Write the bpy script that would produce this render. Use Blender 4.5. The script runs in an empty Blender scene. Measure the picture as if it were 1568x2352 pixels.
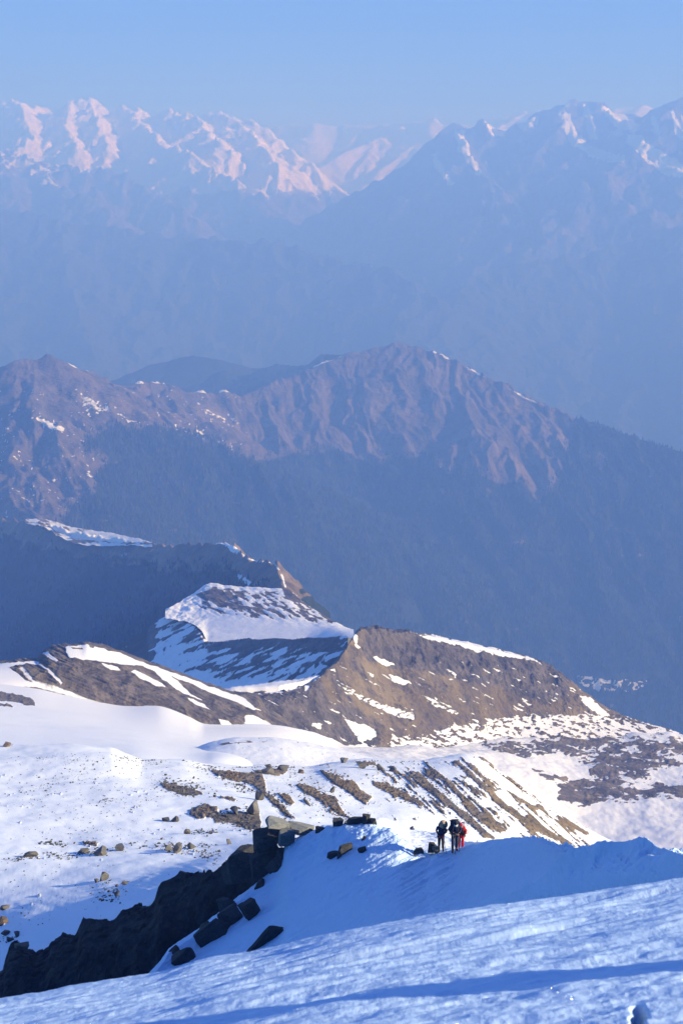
import bpy, bmesh, math, random
import numpy as np
from mathutils import Vector, Matrix

R = math.radians
C = bpy.context.scene.collection
scene = bpy.context.scene

# ------------------------------------------------------------------ camera, sky, sun, exposure
F = 3267.0                      # focal length in pixels of a 1568 x 2352 picture
PITCH = math.atan((1176 - 505) / F)
CP, SP = math.cos(PITCH), math.sin(PITCH)
cam_data = bpy.data.cameras.new('camera')
cam = bpy.data.objects.new('camera', cam_data)
C.objects.link(cam)
cam_data.sensor_fit = 'VERTICAL'
cam_data.sensor_height = 36.0
cam_data.sensor_width = 24.0
cam_data.lens = 36.0 * F / 2352.0
cam_data.clip_start = 0.1
cam_data.clip_end = 90000
cam.location = (0, 0, 0)
cam.rotation_euler = (R(90) - PITCH, 0, 0)
cam_data.dof.use_dof = True
cam_data.dof.focus_distance = 75.0
cam_data.dof.aperture_fstop = 8.0
scene.camera = cam

SUN_EL, SUN_AZ = R(20), R(-10.0)         # from the right of the picture, a touch beyond
sun_dir = Vector((math.cos(SUN_EL) * math.cos(SUN_AZ), math.cos(SUN_EL) * math.sin(SUN_AZ), math.sin(SUN_EL)))
world = bpy.data.worlds.new('World')
scene.world = world
world.use_nodes = True
wn, wl = world.node_tree.nodes, world.node_tree.links
wn.clear()
sky = wn.new('ShaderNodeTexSky')
sky.sky_type = 'NISHITA'
sky.sun_disc = False
sky.sun_elevation = SUN_EL
sky.sun_rotation = math.pi / 2 - SUN_AZ
sky.altitude = 3500
sky.air_density = 1.0
sky.dust_density = 0.3
sky.ozone_density = 7.0
hsv = wn.new('ShaderNodeHueSaturation')
hsv.inputs['Saturation'].default_value = 2.6
hsv.inputs['Hue'].default_value = 0.523
bg = wn.new('ShaderNodeBackground')
bg.inputs['Strength'].default_value = 0.055
wo = wn.new('ShaderNodeOutputWorld')
wl.new(sky.outputs[0], hsv.inputs['Color'])
wl.new(hsv.outputs[0], bg.inputs['Color'])
wl.new(bg.outputs[0], wo.inputs['Surface'])

sun_data = bpy.data.lights.new('sun', 'SUN')
sun_data.energy = 5.0
sun_data.angle = R(0.5)
sun_data.color = (0.84, 0.93, 1.0)
sun = bpy.data.objects.new('sun', sun_data)
C.objects.link(sun)
sun.rotation_euler = (-sun_dir).to_track_quat('-Z', 'Y').to_euler()

scene.view_settings.view_transform = 'Standard'
scene.view_settings.look = 'None'
scene.view_settings.exposure = 1.22
scene.view_settings.gamma = 1.0
scene.cycles.use_denoising = True
scene.cycles.max_bounces = 6
scene.cycles.diffuse_bounces = 1
scene.cycles.volume_bounces = 2
scene.cycles.sample_clamp_indirect = 4.0

# ------------------------------------------------------------------ helpers: picture <-> world, noise
def U(px, py, Y):
    """the point at forward distance Y seen at (px, py)"""
    px, py, Y = np.asarray(px, float), np.asarray(py, float), np.asarray(Y, float)
    a = (px - 784) / F
    b = (1176 - py) / F
    dy = CP + b * SP
    dz = -SP + b * CP
    k = Y / dy
    return np.stack([a * k, Y + 0 * a, dz * k], -1)

def PJ(P):
    w = P[..., 1] * CP - P[..., 2] * SP
    u = P[..., 1] * SP + P[..., 2] * CP
    return 784 + F * P[..., 0] / w, 1176 - F * u / w

def hsh(ix, iy, seed):
    h = (ix * 374761393 + iy * 668265263 + seed * 974634777) & 0xFFFFFFFF
    h = ((h ^ (h >> 13)) * 1274126177) & 0xFFFFFFFF
    h = ((h ^ (h >> 16)) * 2246822519) & 0xFFFFFFFF
    return (h ^ (h >> 15)) & 0xFFFF

_ga = np.linspace(0, 2 * np.pi, 256, endpoint=False)
_gx, _gy = np.cos(_ga), np.sin(_ga)

def pn(x, y, seed=0):
    """gradient noise, about -1..1"""
    x, y = np.broadcast_arrays(np.asarray(x, float), np.asarray(y, float))
    fx, fy = np.floor(x), np.floor(y)
    ix, iy = fx.astype(np.int64), fy.astype(np.int64)
    tx, ty = x - fx, y - fy
    ux, uy = tx * tx * tx * (tx * (tx * 6 - 15) + 10), ty * ty * ty * (ty * (ty * 6 - 15) + 10)
    def g(dx, dy):
        h = hsh(ix + dx, iy + dy, seed) & 255
        return _gx[h] * (tx - dx) + _gy[h] * (ty - dy)
    a, b, c, d = g(0, 0), g(1, 0), g(0, 1), g(1, 1)
    return 1.45 * ((a + (b - a) * ux) * (1 - uy) + (c + (d - c) * ux) * uy)

def fbm(x, y, octv=5, seed=0, gain=0.5, lac=2.03):
    s, a, n = 0, 1.0, 0
    for o in range(octv):
        s = s + a * pn(x, y, seed + o * 17)
        n += a
        x, y = x * lac + 13.7, y * lac + 7.3
        a *= gain
    return s / n

def rid(x, y, octv=5, seed=0, gain=0.5, lac=2.03):
    """ridged noise 0..1, sharp crests at 1"""
    s, a, n, w = 0, 1.0, 0, 1.0
    for o in range(octv):
        v = 1 - np.abs(pn(x, y, seed + o * 31))
        v = v * v * w
        w = np.clip(v * 1.6, 0, 1)
        s = s + a * v
        n += a
        x, y = x * lac + 5.1, y * lac + 9.2
        a *= gain
    return s / n

def sst(a, b, x):
    t = np.clip((x - a) / (b - a + 1e-12), 0, 1)
    return t * t * (3 - 2 * t)

def sdp(px, py, poly):
    """signed distance to a polygon, positive inside"""
    p = np.asarray(poly, float)
    q = np.roll(p, -1, 0)
    d = np.full(px.shape, 1e18)
    ins = np.zeros(px.shape, bool)
    for (ax, ay), (bx, by) in zip(p, q):
        ex, ey = bx - ax, by - ay
        t = np.clip(((px - ax) * ex + (py - ay) * ey) / (ex * ex + ey * ey + 1e-9), 0, 1)
        d = np.minimum(d, (px - ax - t * ex) ** 2 + (py - ay - t * ey) ** 2)
        cr = (ay > py) != (by > py)
        with np.errstate(divide='ignore', invalid='ignore'):
            ins ^= cr & (px < ex * (py - ay) / (ey if ey else 1e-9) + ax)
    d = np.sqrt(d)
    return np.where(ins, d, -d)

def sdl(px, py, line):
    """distance to an open polyline"""
    p = np.asarray(line, float)
    d = np.full(px.shape, 1e18)
    for (ax, ay), (bx, by) in zip(p[:-1], p[1:]):
        ex, ey = bx - ax, by - ay
        t = np.clip(((px - ax) * ex + (py - ay) * ey) / (ex * ex + ey * ey + 1e-9), 0, 1)
        d = np.minimum(d, (px - ax - t * ex) ** 2 + (py - ay - t * ey) ** 2)
    return np.sqrt(d)

def pch(xs, ys, x):
    """monotone cubic interpolation, flat-slope extrapolation is linear"""
    xs, ys = np.asarray(xs, float), np.asarray(ys, float)
    if len(xs) == 1:
        return np.full(np.shape(x), ys[0])
    h = np.diff(xs)
    d = np.diff(ys) / h
    m = np.zeros(len(xs))
    m[0], m[-1] = d[0], d[-1]
    for i in range(1, len(xs) - 1):
        if d[i - 1] * d[i] > 0:
            w1, w2 = 2 * h[i] + h[i - 1], h[i] + 2 * h[i - 1]
            m[i] = (w1 + w2) / (w1 / d[i - 1] + w2 / d[i])
    x = np.asarray(x, float)
    k = np.clip(np.searchsorted(xs, x) - 1, 0, len(xs) - 2)
    t = (x - xs[k]) / h[k]
    tt = np.clip(t, 0, 1)
    r = ys[k] * (1 + 2 * tt) * (1 - tt) ** 2 + h[k] * m[k] * tt * (1 - tt) ** 2 + ys[k + 1] * tt * tt * (3 - 2 * tt) + h[k] * m[k + 1] * tt * tt * (tt - 1)
    r = np.where(t < 0, ys[0] + m[0] * (x - xs[0]), r)
    return np.where(t > 1, ys[-1] + m[-1] * (x - xs[-1]), r)

# ------------------------------------------------------------------ helpers: materials
def mat(name):
    m = bpy.data.materials.new(name)
    m.use_nodes = True
    n, l = m.node_tree.nodes, m.node_tree.links
    b = n['Principled BSDF']
    b.inputs['Specular IOR Level'].default_value = 0.2
    b.inputs['Roughness'].default_value = 0.9
    return m, n, l, b

def noise_node(n, l, scale, detail=6, rough=0.6, vec=None):
    t = n.new('ShaderNodeTexNoise')
    t.inputs['Scale'].default_value = scale
    t.inputs['Detail'].default_value = detail
    t.inputs['Roughness'].default_value = rough
    if vec:
        l.new(vec, t.inputs['Vector'])
    return t.outputs['Fac']

def ramp(n, l, fac, stops):
    r = n.new('ShaderNodeValToRGB')
    e = r.color_ramp.elements
    while len(e) < len(stops):
        e.new(0.5)
    for i, (p, c) in enumerate(stops):
        e[i].position = p
        e[i].color = (*c, 1) if len(c) == 3 else c
    l.new(fac, r.inputs[0])
    return r.outputs[0]

def mth(n, l, op, a, b=None, c=None):
    t = n.new('ShaderNodeMath')
    t.operation = op
    for i, v in enumerate((a, b, c)):
        if v is None:
            continue
        if isinstance(v, (int, float)):
            t.inputs[i].default_value = v
        else:
            l.new(v, t.inputs[i])
    return t.outputs[0]

def mixc(n, l, fac, a, b):
    t = n.new('ShaderNodeMix')
    t.data_type = 'RGBA'
    for s, v in ((0, fac), (6, a), (7, b)):
        if isinstance(v, (int, float)):
            t.inputs[s].default_value = v
        elif isinstance(v, tuple):
            t.inputs[s].default_value = (*v, 1)
        else:
            l.new(v, t.inputs[s])
    return t.outputs[2]

def terrain_mat(name, S, rock=((.10, .085, .08), (.24, .19, .155)), grass=((.20, .145, .085), (.34, .255, .15)), wood=(.028, .042, .03),
                snow=(.93, .94, .95), edge=0.5, bump=0.5, strata=0.0):
    """rock / dry grass / forest floor / snow driven by the painted attributes snow, veg and wood; S is the size of a detail in metres"""
    m, n, l, b = mat(name)
    tc = n.new('ShaderNodeTexCoord')
    obj = tc.outputs['Object']
    def at(k):
        a = n.new('ShaderNodeAttribute')
        a.attribute_name = k
        return a.outputs['Fac']
    n1 = noise_node(n, l, 0.35 / S, 8, 0.65, obj)
    n2 = noise_node(n, l, 1.6 / S, 6, 0.7, obj)
    n3 = noise_node(n, l, 0.09 / S, 4, 0.5, obj)
    k = mth(n, l, 'ADD', mth(n, l, 'MULTIPLY', n1, 0.6), mth(n, l, 'MULTIPLY', n2, 0.4))
    rc = ramp(n, l, k, [(.33, tuple(v * .55 for v in rock[0])), (.45, rock[0]), (.6, rock[1])])
    gc = ramp(n, l, mth(n, l, 'ADD', mth(n, l, 'MULTIPLY', n3, .5), mth(n, l, 'MULTIPLY', k, .5)), [(.36, rock[0]), (.46, grass[0]), (.62, grass[1])])
    vm = mth(n, l, 'ADD', at('veg'), mth(n, l, 'MULTIPLY', mth(n, l, 'SUBTRACT', k, .5), 1.2))
    col = mixc(n, l, ramp(n, l, vm, [(.35, (0, 0, 0)), (.65, (1, 1, 1))]), rc, gc)
    wm = mth(n, l, 'ADD', at('wood'), mth(n, l, 'MULTIPLY', mth(n, l, 'SUBTRACT', n2, .5), .7))
    col = mixc(n, l, ramp(n, l, wm, [(.4, (0, 0, 0)), (.6, (1, 1, 1))]), col, wood)
    sm = mth(n, l, 'ADD', at('snow'), mth(n, l, 'MULTIPLY', mth(n, l, 'SUBTRACT', k, .5), edge))
    sf = ramp(n, l, sm, [(.46, (0, 0, 0)), (.54, (1, 1, 1))])
    col = mixc(n, l, sf, col, mixc(n, l, n1, tuple(v * .96 for v in snow), snow))
    l.new(col, b.inputs['Base Color'])
    bp = n.new('ShaderNodeBump')
    bp.inputs['Distance'].default_value = S
    hgt = mth(n, l, 'ADD', mth(n, l, 'MULTIPLY', k, mth(n, l, 'SUBTRACT', 1.0, mth(n, l, 'MULTIPLY', sf, .9))), mth(n, l, 'MULTIPLY', sf, .15))
    l.new(hgt, bp.inputs['Height'])
    bp.inputs['Strength'].default_value = bump
    l.new(bp.outputs[0], b.inputs['Normal'])
    return m

def flat_mat(name, col, rough=0.85, var=0.25, scale=8.0, spec=0.2, bump=0.2):
    m, n, l, b = mat(name)
    tc = n.new('ShaderNodeTexCoord')
    k = noise_node(n, l, scale, 5, 0.65, tc.outputs['Object'])
    l.new(ramp(n, l, k, [(.3, tuple(c * (1 - var) for c in col)), (.7, tuple(min(1, c * (1 + var)) for c in col))]), b.inputs['Base Color'])
    b.inputs['Roughness'].default_value = rough
    b.inputs['Specular IOR Level'].default_value = spec
    if bump:
        bp = n.new('ShaderNodeBump')
        bp.inputs['Strength'].default_value = bump
        bp.inputs['Distance'].default_value = 0.02
        l.new(k, bp.inputs['Height'])
        l.new(bp.outputs[0], b.inputs['Normal'])
    return m

# ------------------------------------------------------------------ helpers: meshes
def grid_obj(name, P, material, attrs=None, kind='structure', smooth=True):
    nu, nv = P.shape[:2]
    idx = np.arange(nu * nv).reshape(nu, nv)
    q = np.stack([idx[:-1, :-1], idx[1:, :-1], idx[1:, 1:], idx[:-1, 1:]], -1).reshape(-1, 4)
    return mesh_obj(name, P.reshape(-1, 3), q, material, attrs, kind, smooth)

def mesh_obj(name, V, faces, material, attrs=None, kind=None, smooth=True):
    me = bpy.data.meshes.new(name)
    V = np.asarray(V, np.float32)
    f = np.asarray(faces, np.int32)
    me.vertices.add(len(V))
    me.vertices.foreach_set('co', V.ravel())
    k = f.shape[1]
    me.loops.add(f.size)
    me.loops.foreach_set('vertex_index', f.ravel())
    me.polygons.add(len(f))
    me.polygons.foreach_set('loop_start', np.arange(0, f.size, k, dtype=np.int32))
    me.polygons.foreach_set('loop_total', np.full(len(f), k, np.int32))
    me.polygons.foreach_set('use_smooth', np.full(len(f), smooth, bool))
    me.update(calc_edges=True)
    for key, v in (attrs or {}).items():
        a = me.attributes.new(key, 'FLOAT', 'POINT')
        a.data.foreach_set('value', np.asarray(v, np.float32).ravel())
    me.materials.append(material)
    o = bpy.data.objects.new(name, me)
    C.objects.link(o)
    if kind:
        o['kind'] = kind
    return o

def normals(P):
    du = np.gradient(P, axis=0)
    dv = np.gradient(P, axis=1)
    n = np.cross(du, dv)
    n /= np.linalg.norm(n, axis=-1, keepdims=True) + 1e-12
    return np.where(n[..., 2:3] < 0, -n, n)

# ------------------------------------------------------------------ mountains: ridge networks
def poly3(pts):
    p = np.array(pts, float)
    return U(p[:, 0], p[:, 1], p[:, 2])

def seglist(polys):
    s = []
    for p in polys:
        for a, b in zip(p[:-1], p[1:]):
            s.append((a, b))
    return s

def grow_spurs(polys, rng, spacing, length, drop, spread, toward=None, depth=1, vary=.5):
    """spurs leaving each polyline at intervals, falling along their length, with sub-spurs"""
    out = []
    for p in polys:
        seg = np.linalg.norm(np.diff(p, axis=0), axis=1)
        L = np.concatenate([[0], np.cumsum(seg)])
        t = rng.uniform(.2, .8) * spacing
        side = 1
        while t < L[-1]:
            k = min(np.searchsorted(L, t, 'right') - 1, len(seg) - 1)
            f = (t - L[k]) / seg[k]
            a = p[k] + f * (p[k + 1] - p[k])
            d = (p[k + 1] - p[k])[:2]
            d = d / (np.linalg.norm(d) + 1e-9)
            nrm = np.array([d[1], -d[0]]) * side
            if toward is not None and depth == 1:
                nrm = np.array([d[1], -d[0]])
                if nrm @ np.array(toward) < 0:
                    nrm = -nrm
                if rng.random() < .25:
                    nrm = -nrm
            along = d if depth > 1 else d * rng.choice([-1, 1])
            ang = rng.uniform(.0, spread) if depth == 1 else rng.uniform(.5, 1.1)
            dr = nrm * math.cos(ang) + along * math.sin(ang)
            ln = length * rng.uniform(1 - vary, 1 + vary)
            pts = [a]
            nseg = 4
            for j in range(nseg):
                th = rng.normal(0, .28)
                dr = np.array([dr[0] * math.cos(th) - dr[1] * math.sin(th), dr[0] * math.sin(th) + dr[1] * math.cos(th)])
                st = ln / nseg
                pts.append(pts[-1] + np.array([dr[0] * st, dr[1] * st, -drop * st * rng.uniform(.6, 1.4)]))
            out.append(np.array(pts))
            t += spacing * rng.uniform(.6, 1.4)
            side = -side
    return out

def network_z(X, Y, segs, S, wob, pw=1.0):
    """greatest of the roofs hung on the ridge segments"""
    z = np.full(X.shape, -1e9, np.float32)
    for a, b in segs:
        ex, ey = b[0] - a[0], b[1] - a[1]
        t = np.clip(((X - a[0]) * ex + (Y - a[1]) * ey) / (ex * ex + ey * ey + 1e-9), 0, 1)
        d = np.sqrt((X - a[0] - t * ex) ** 2 + (Y - a[1] - t * ey) ** 2) * wob
        np.maximum(z, a[2] + t * (b[2] - a[2]) - S * d, out=z)
    return z

def mountain(name, material, crest, Y0, Y1, S, extra=(), spur=None, sub=None, subsub=None, seed=1, wobble=.25, lam=600., rough=30., base=None,
             xs=(-220, 1790, 3.0), ny=260, paint=None, toward=(0, -1), ypow=1.0, warp=60., rg=0., gul=None):
    rng = np.random.default_rng(seed)
    main = [poly3(c) for c in crest]
    ex = [poly3(e) for e in extra]
    nets = main + ex
    if spur:
        s1 = grow_spurs(main, rng, *spur, toward=toward)
        nets = nets + s1
        if sub:
            s2 = grow_spurs(s1 + ex, rng, *sub, depth=2)
            nets = nets + s2
            if subsub:
                nets = nets + grow_spurs(s2, rng, *subsub, depth=2)
    px = np.arange(*xs)
    tt = np.linspace(0, 1, ny) ** ypow
    yy = Y0 + (Y1 - Y0) * tt
    X = ((px - 784) / F)[:, None] * yy[None, :] * 1.02
    Y = np.broadcast_to(yy[None, :], X.shape)
    wx = X + warp * fbm(X / lam * 2, Y / lam * 2, 4, seed + 5)
    wy = Y + warp * fbm(X / lam * 2 + 31, Y / lam * 2, 4, seed + 6)
    wob = 1 + wobble * fbm(X / lam, Y / lam, 5, seed)
    Z = network_z(wx, wy, seglist(nets), S, wob)
    Z = Z + rough * fbm(X / lam * 3, Y / lam * 3, 6, seed + 9, .55)
    if gul:
        ga, gx, gy, gs = gul
        gX = wx + gs * wy
        Z = Z + ga * (.35 + 1.1 * sst(-.35, .4, fbm(X / lam * .8, Y / lam * .5, 3, seed + 22))) * (rid(gX / gx + .6 * fbm(wx / gx / 2, wy / gx / 2, 3, seed + 20), wy / gy, 4, seed + 21, .55) - .5)
    if rg:
        Z = Z + rg * (rid(wx / lam * 4, wy / lam * 4, 5, seed + 13) - .5)
    if base is not None:
        Z = np.maximum(Z, base(X, Y) + rough * fbm(X / lam * 2, Y / lam * 2, 5, seed + 3))
    P = np.stack([X, Y, Z], -1)
    at = {}
    if paint:
        qx, qy = PJ(P)
        at = paint(P, qx, qy, normals(P))
    for k in ('snow', 'veg', 'wood'):
        at.setdefault(k, np.zeros(X.shape))
    o = grid_obj(name, P, material, at)
    return o, P
# ------------------------------------------------------------------ the air
def haze_box(x0, x1, y0, y1, z0, z1, density):
    bm = bmesh.new()
    bmesh.ops.create_cube(bm, size=1)
    for v in bm.verts:
        v.co = Vector(((x0 + x1) / 2 + v.co.x * (x1 - x0), (y0 + y1) / 2 + v.co.y * (y1 - y0), (z0 + z1) / 2 + v.co.z * (z1 - z0)))
    me = bpy.data.meshes.new('haze')
    bm.to_mesh(me)
    m = bpy.data.materials.new('haze air')
    m.use_nodes = True
    n, l = m.node_tree.nodes, m.node_tree.links
    n.remove(n['Principled BSDF'])
    v = n.new('ShaderNodeVolumePrincipled')
    v.inputs['Color'].default_value = HAZE_COL
    v.inputs['Absorption Color'].default_value = (.62, .5, .9, 1)
    v.inputs['Density'].default_value = density
    v.inputs['Anisotropy'].default_value = 0.0
    l.new(v.outputs[0], n['Material Output'].inputs['Volume'])
    me.materials.append(m)
    o = bpy.data.objects.new('haze', me)
    o['kind'] = 'stuff'
    o['label'] = 'pale blue air filling the valleys between the mountains'
    C.objects.link(o)
HAZE_COL = (.19, .385, 1.0, 1)
haze_box(-9600, 9600, -400, 23000, -2002, 1560, 3.1e-4)

# ------------------------------------------------------------------ far mountains
gp = np.array([[-9000, -300, -2000], [9000, -300, -2000], [9000, 22800, -2000], [-9000, 22800, -2000]], float)
M_far = terrain_mat('far mountain rock and snow', 60, rock=((.12, .112, .108), (.25, .222, .20)), edge=.8, wood=(.07, .075, .065), bump=1.3)
mesh_obj('valley_floor', gp, [[0, 1, 2, 3]], flat_mat('valley floor', (.05, .055, .045), scale=.002), kind='structure')

def alt_snow(z0, z1, steep=.55, k=.9, seed=3, lam=500., hard=.5):
    def f(P, qx, qy, N):
        e = sst(z0, z1, P[..., 2] + 160 * fbm(P[..., 0] / lam, P[..., 1] / lam, 4, seed))
        s = e * k + .3 * e * fbm(P[..., 0] / 150, P[..., 1] / 150, 4, seed + 1) - hard * sst(steep + .1, steep - .15, N[..., 2])
        return {'snow': s, 'wood': .9 * sst(z0 - 350, z0 - 700, P[..., 2] + 150 * fbm(P[..., 0] / lam, P[..., 1] / lam, 4, seed + 7))}
    return f

# faintest range in the gap
mountain('mountain', M_far, [[(480, 300, 20000), (600, 292, 20000), (690, 290, 19800), (720, 283, 19500), (780, 292, 19500), (850, 285, 19300), (905, 288, 19000), (960, 283, 18800),
          (995, 272, 18600), (1010, 290, 18500), (1100, 285, 18300), (1180, 265, 18000), (1235, 246, 17800), (1260, 256, 17700), (1380, 258, 17600), (1470, 240, 17500), (1490, 250, 17500), (1600, 270, 17500)]],
         16900, 20900, .75, spur=(700, 2600, .45, .7), sub=(450, 1000, .5, .6), seed=11, lam=1500, rough=40, rg=70, ny=240, xs=(380, 1700, 4), paint=alt_snow(-300, 400))
# left snow peaks
mountain('mountain', M_far, [[(-200, 250, 15800), (-60, 262, 15800), (10, 240, 15900), (40, 227, 15800), (75, 248, 15900), (105, 246, 16000), (128, 266, 16000), (145, 245, 15900), (165, 229, 15800), (190, 231, 15800), (203, 227, 15800), (222, 236, 15800), (240, 262, 15800),
          (268, 256, 15700), (290, 241, 15600), (322, 248, 15500), (345, 268, 15400), (392, 250, 15300), (418, 266, 15200), (445, 254, 15000), (470, 264, 14900), (492, 258, 14800), (520, 263, 14700), (550, 272, 14600), (585, 278, 14500), (608, 296, 14400),
          (660, 335, 14200), (705, 375, 13900), (745, 425, 13600), (775, 468, 13300), (800, 520, 13000)]],
         11000, 16700, .82,
         extra=[[(300, 262, 15500), (340, 300, 14600), (370, 325, 14000), (440, 355, 13400), (500, 392, 12900), (570, 430, 12500), (620, 465, 12200)],
                [(40, 232, 15800), (70, 290, 14900), (60, 330, 14300)], [(205, 232, 15800), (230, 290, 14900), (250, 330, 14200)], [(165, 232, 15800), (150, 290, 14900), (180, 340, 14100)],
                [(445, 258, 15000), (470, 300, 14200), (520, 330, 13700)], [(545, 275, 14600), (600, 330, 13800), (640, 380, 13200)]],
         spur=(420, 1700, .62, .7), sub=(300, 600, .65, .6), subsub=(160, 250, .7, .6), seed=5, lam=900, rough=25, rg=85, ny=420, xs=(-220, 860, 2.6), paint=alt_snow(0, 520, .42, 1.15, hard=.3))
# nearer flank under them: speckled ridge from the left edge
mountain('mountain', M_far, [[(-220, 330, 12600), (-80, 335, 12500), (0, 342, 12400), (40, 352, 12300), (90, 372, 12200), (150, 378, 12100), (190, 388, 12000), (240, 388, 11900), (285, 398, 11800), (300, 410, 11700), (350, 440, 11500), (420, 480, 11200), (434, 492, 11150), (428, 515, 11100), (445, 540, 11000), (520, 555, 10900)]],
         8900, 13000, .75, extra=[[(90, 372, 12200), (120, 425, 11500), (180, 445, 11000), (250, 480, 10700)], [(0, 342, 12400), (20, 420, 11300), (60, 520, 10700)]],
         spur=(380, 1500, .55, .8), sub=(250, 500, .6, .6), seed=8, lam=700, rough=25, rg=70, ny=320, xs=(-220, 640, 2.8), paint=alt_snow(50, 500, .6, .62))
# right massif
STRIPS = [[(1283, 256), (1306, 262), (1318, 298), (1342, 325), (1336, 346), (1310, 332), (1294, 290)], [(1337, 238), (1352, 240), (1361, 280), (1369, 320), (1354, 320), (1344, 280)], [(1376, 236), (1400, 248), (1442, 270), (1447, 292), (1425, 302), (1400, 276)], [(1425, 270), (1452, 275), (1467, 302), (1450, 306)],
          [(1433, 308), (1470, 314), (1512, 345), (1580, 385), (1580, 408), (1528, 402), (1480, 367), (1445, 332)], [(1338, 330), (1380, 344), (1432, 360), (1442, 376), (1400, 370), (1348, 357)], [(1494, 266), (1506, 270), (1514, 308), (1500, 302)], [(1542, 250), (1562, 290), (1580, 330), (1550, 312)], [(1043, 303), (1064, 300), (1077, 350), (1114, 404), (1095, 397), (1053, 345)], [(1113, 278), (1132, 290), (1152, 310), (1128, 312)], [(1188, 282), (1232, 270), (1237, 280), (1198, 302)], [(1000, 360), (1040, 420), (1030, 425), (990, 370)]]
def paint_massif(P, qx, qy, N):
    s1 = fbm(P[..., 0] / 160, P[..., 1] / 160, 5, 96)
    s = .12 + .45 * s1 + .25 * sst(520, 260, qy)
    j = 9 * fbm(qx / 9, qy / 14, 4, 97)
    for p in STRIPS:
        bb = (qx > min(a[0] for a in p) - 25) & (qx < max(a[0] for a in p) + 25) & (qy < max(a[1] for a in p) + 25)
        w = sst(-5, 5, sdp(qx[bb], qy[bb], p) + j[bb])
        s[bb] = np.maximum(s[bb], 1.1 * w)
    return {'snow': s, 'wood': .55 * sst(520, 640, qy)}
mountain('mountain', M_far, [[(560, 720, 11900), (660, 600, 11900), (720, 530, 11800), (780, 470, 11800), (800, 452, 11700), (860, 415, 11700), (910, 390, 11700), (960, 355, 11600), (1000, 322, 11500), (1035, 288, 11500), (1062, 287, 11500), (1082, 298, 11400), (1110, 276, 11400), (1130, 285, 11400), (1160, 292, 11300), (1200, 280, 11300), (1240, 258, 11300), (1275, 243, 11300), (1310, 229, 11300), (1332, 235, 11300),
          (1350, 230, 11300), (1375, 236, 11200), (1410, 252, 11200), (1450, 258, 11200), (1490, 262, 11100), (1520, 248, 11000), (1568, 226, 10900), (1650, 200, 10800), (1790, 220, 10700)]],
         7600, 12400, .78,
         extra=[[(1290, 240, 11300), (1330, 330, 10700), (1380, 365, 10400), (1440, 400, 10000), (1500, 480, 9500)], [(1350, 232, 11300), (1370, 320, 10700)], [(1385, 238, 11200), (1440, 310, 10600), (1500, 370, 10100), (1568, 400, 9800)],
                [(1045, 290, 11500), (1070, 350, 10900), (1120, 410, 10400), (1160, 500, 9900)], [(1490, 265, 11100), (1530, 330, 10600)], [(1568, 230, 10900), (1600, 330, 10300)]],
         spur=(420, 1700, .55, .8), sub=(330, 700, .6, .6), subsub=(180, 260, .7, .6), seed=21, lam=900, rough=22, rg=70, ny=420, xs=(560, 1790, 2.8), paint=paint_massif)
# right lower spur with pale scars, reaching down to the valley
mountain('mountain', M_far, [[(1790, 480, 9100), (1650, 500, 9200), (1568, 520, 9200), (1440, 560, 9200), (1330, 585, 9100), (1220, 600, 9000), (1130, 620, 8900), (1060, 660, 8700), (1010, 700, 8500), (985, 760, 8400), (970, 830, 8300)]],
         6700, 9800, .6, spur=(420, 1500, .5, .8), sub=(300, 500, .55, .6), seed=33, lam=800, rough=25, rg=70, ny=260, xs=(840, 1790, 3), paint=alt_snow(1500, 2000))
# dim dark ridge falling from the left to the valley
mountain('mountain', M_far, [[(-220, 470, 9900), (0, 480, 9800), (120, 500, 9700), (300, 530, 9600), (440, 545, 9500), (500, 545, 9400), (560, 552, 9300), (640, 556, 9200), (700, 572, 9100), (760, 590, 9000), (830, 605, 8800), (900, 622, 8600), (950, 650, 8400), (990, 682, 8250), (1010, 740, 8100), (1060, 830, 7900), (1150, 900, 7700)]],
         6700, 10500, .6, spur=(450, 1800, .5, .8), sub=(300, 600, .55, .6), seed=44, lam=800, rough=25, rg=70, ny=260, xs=(-220, 1200, 3.2), paint=alt_snow(1500, 2000))
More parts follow.
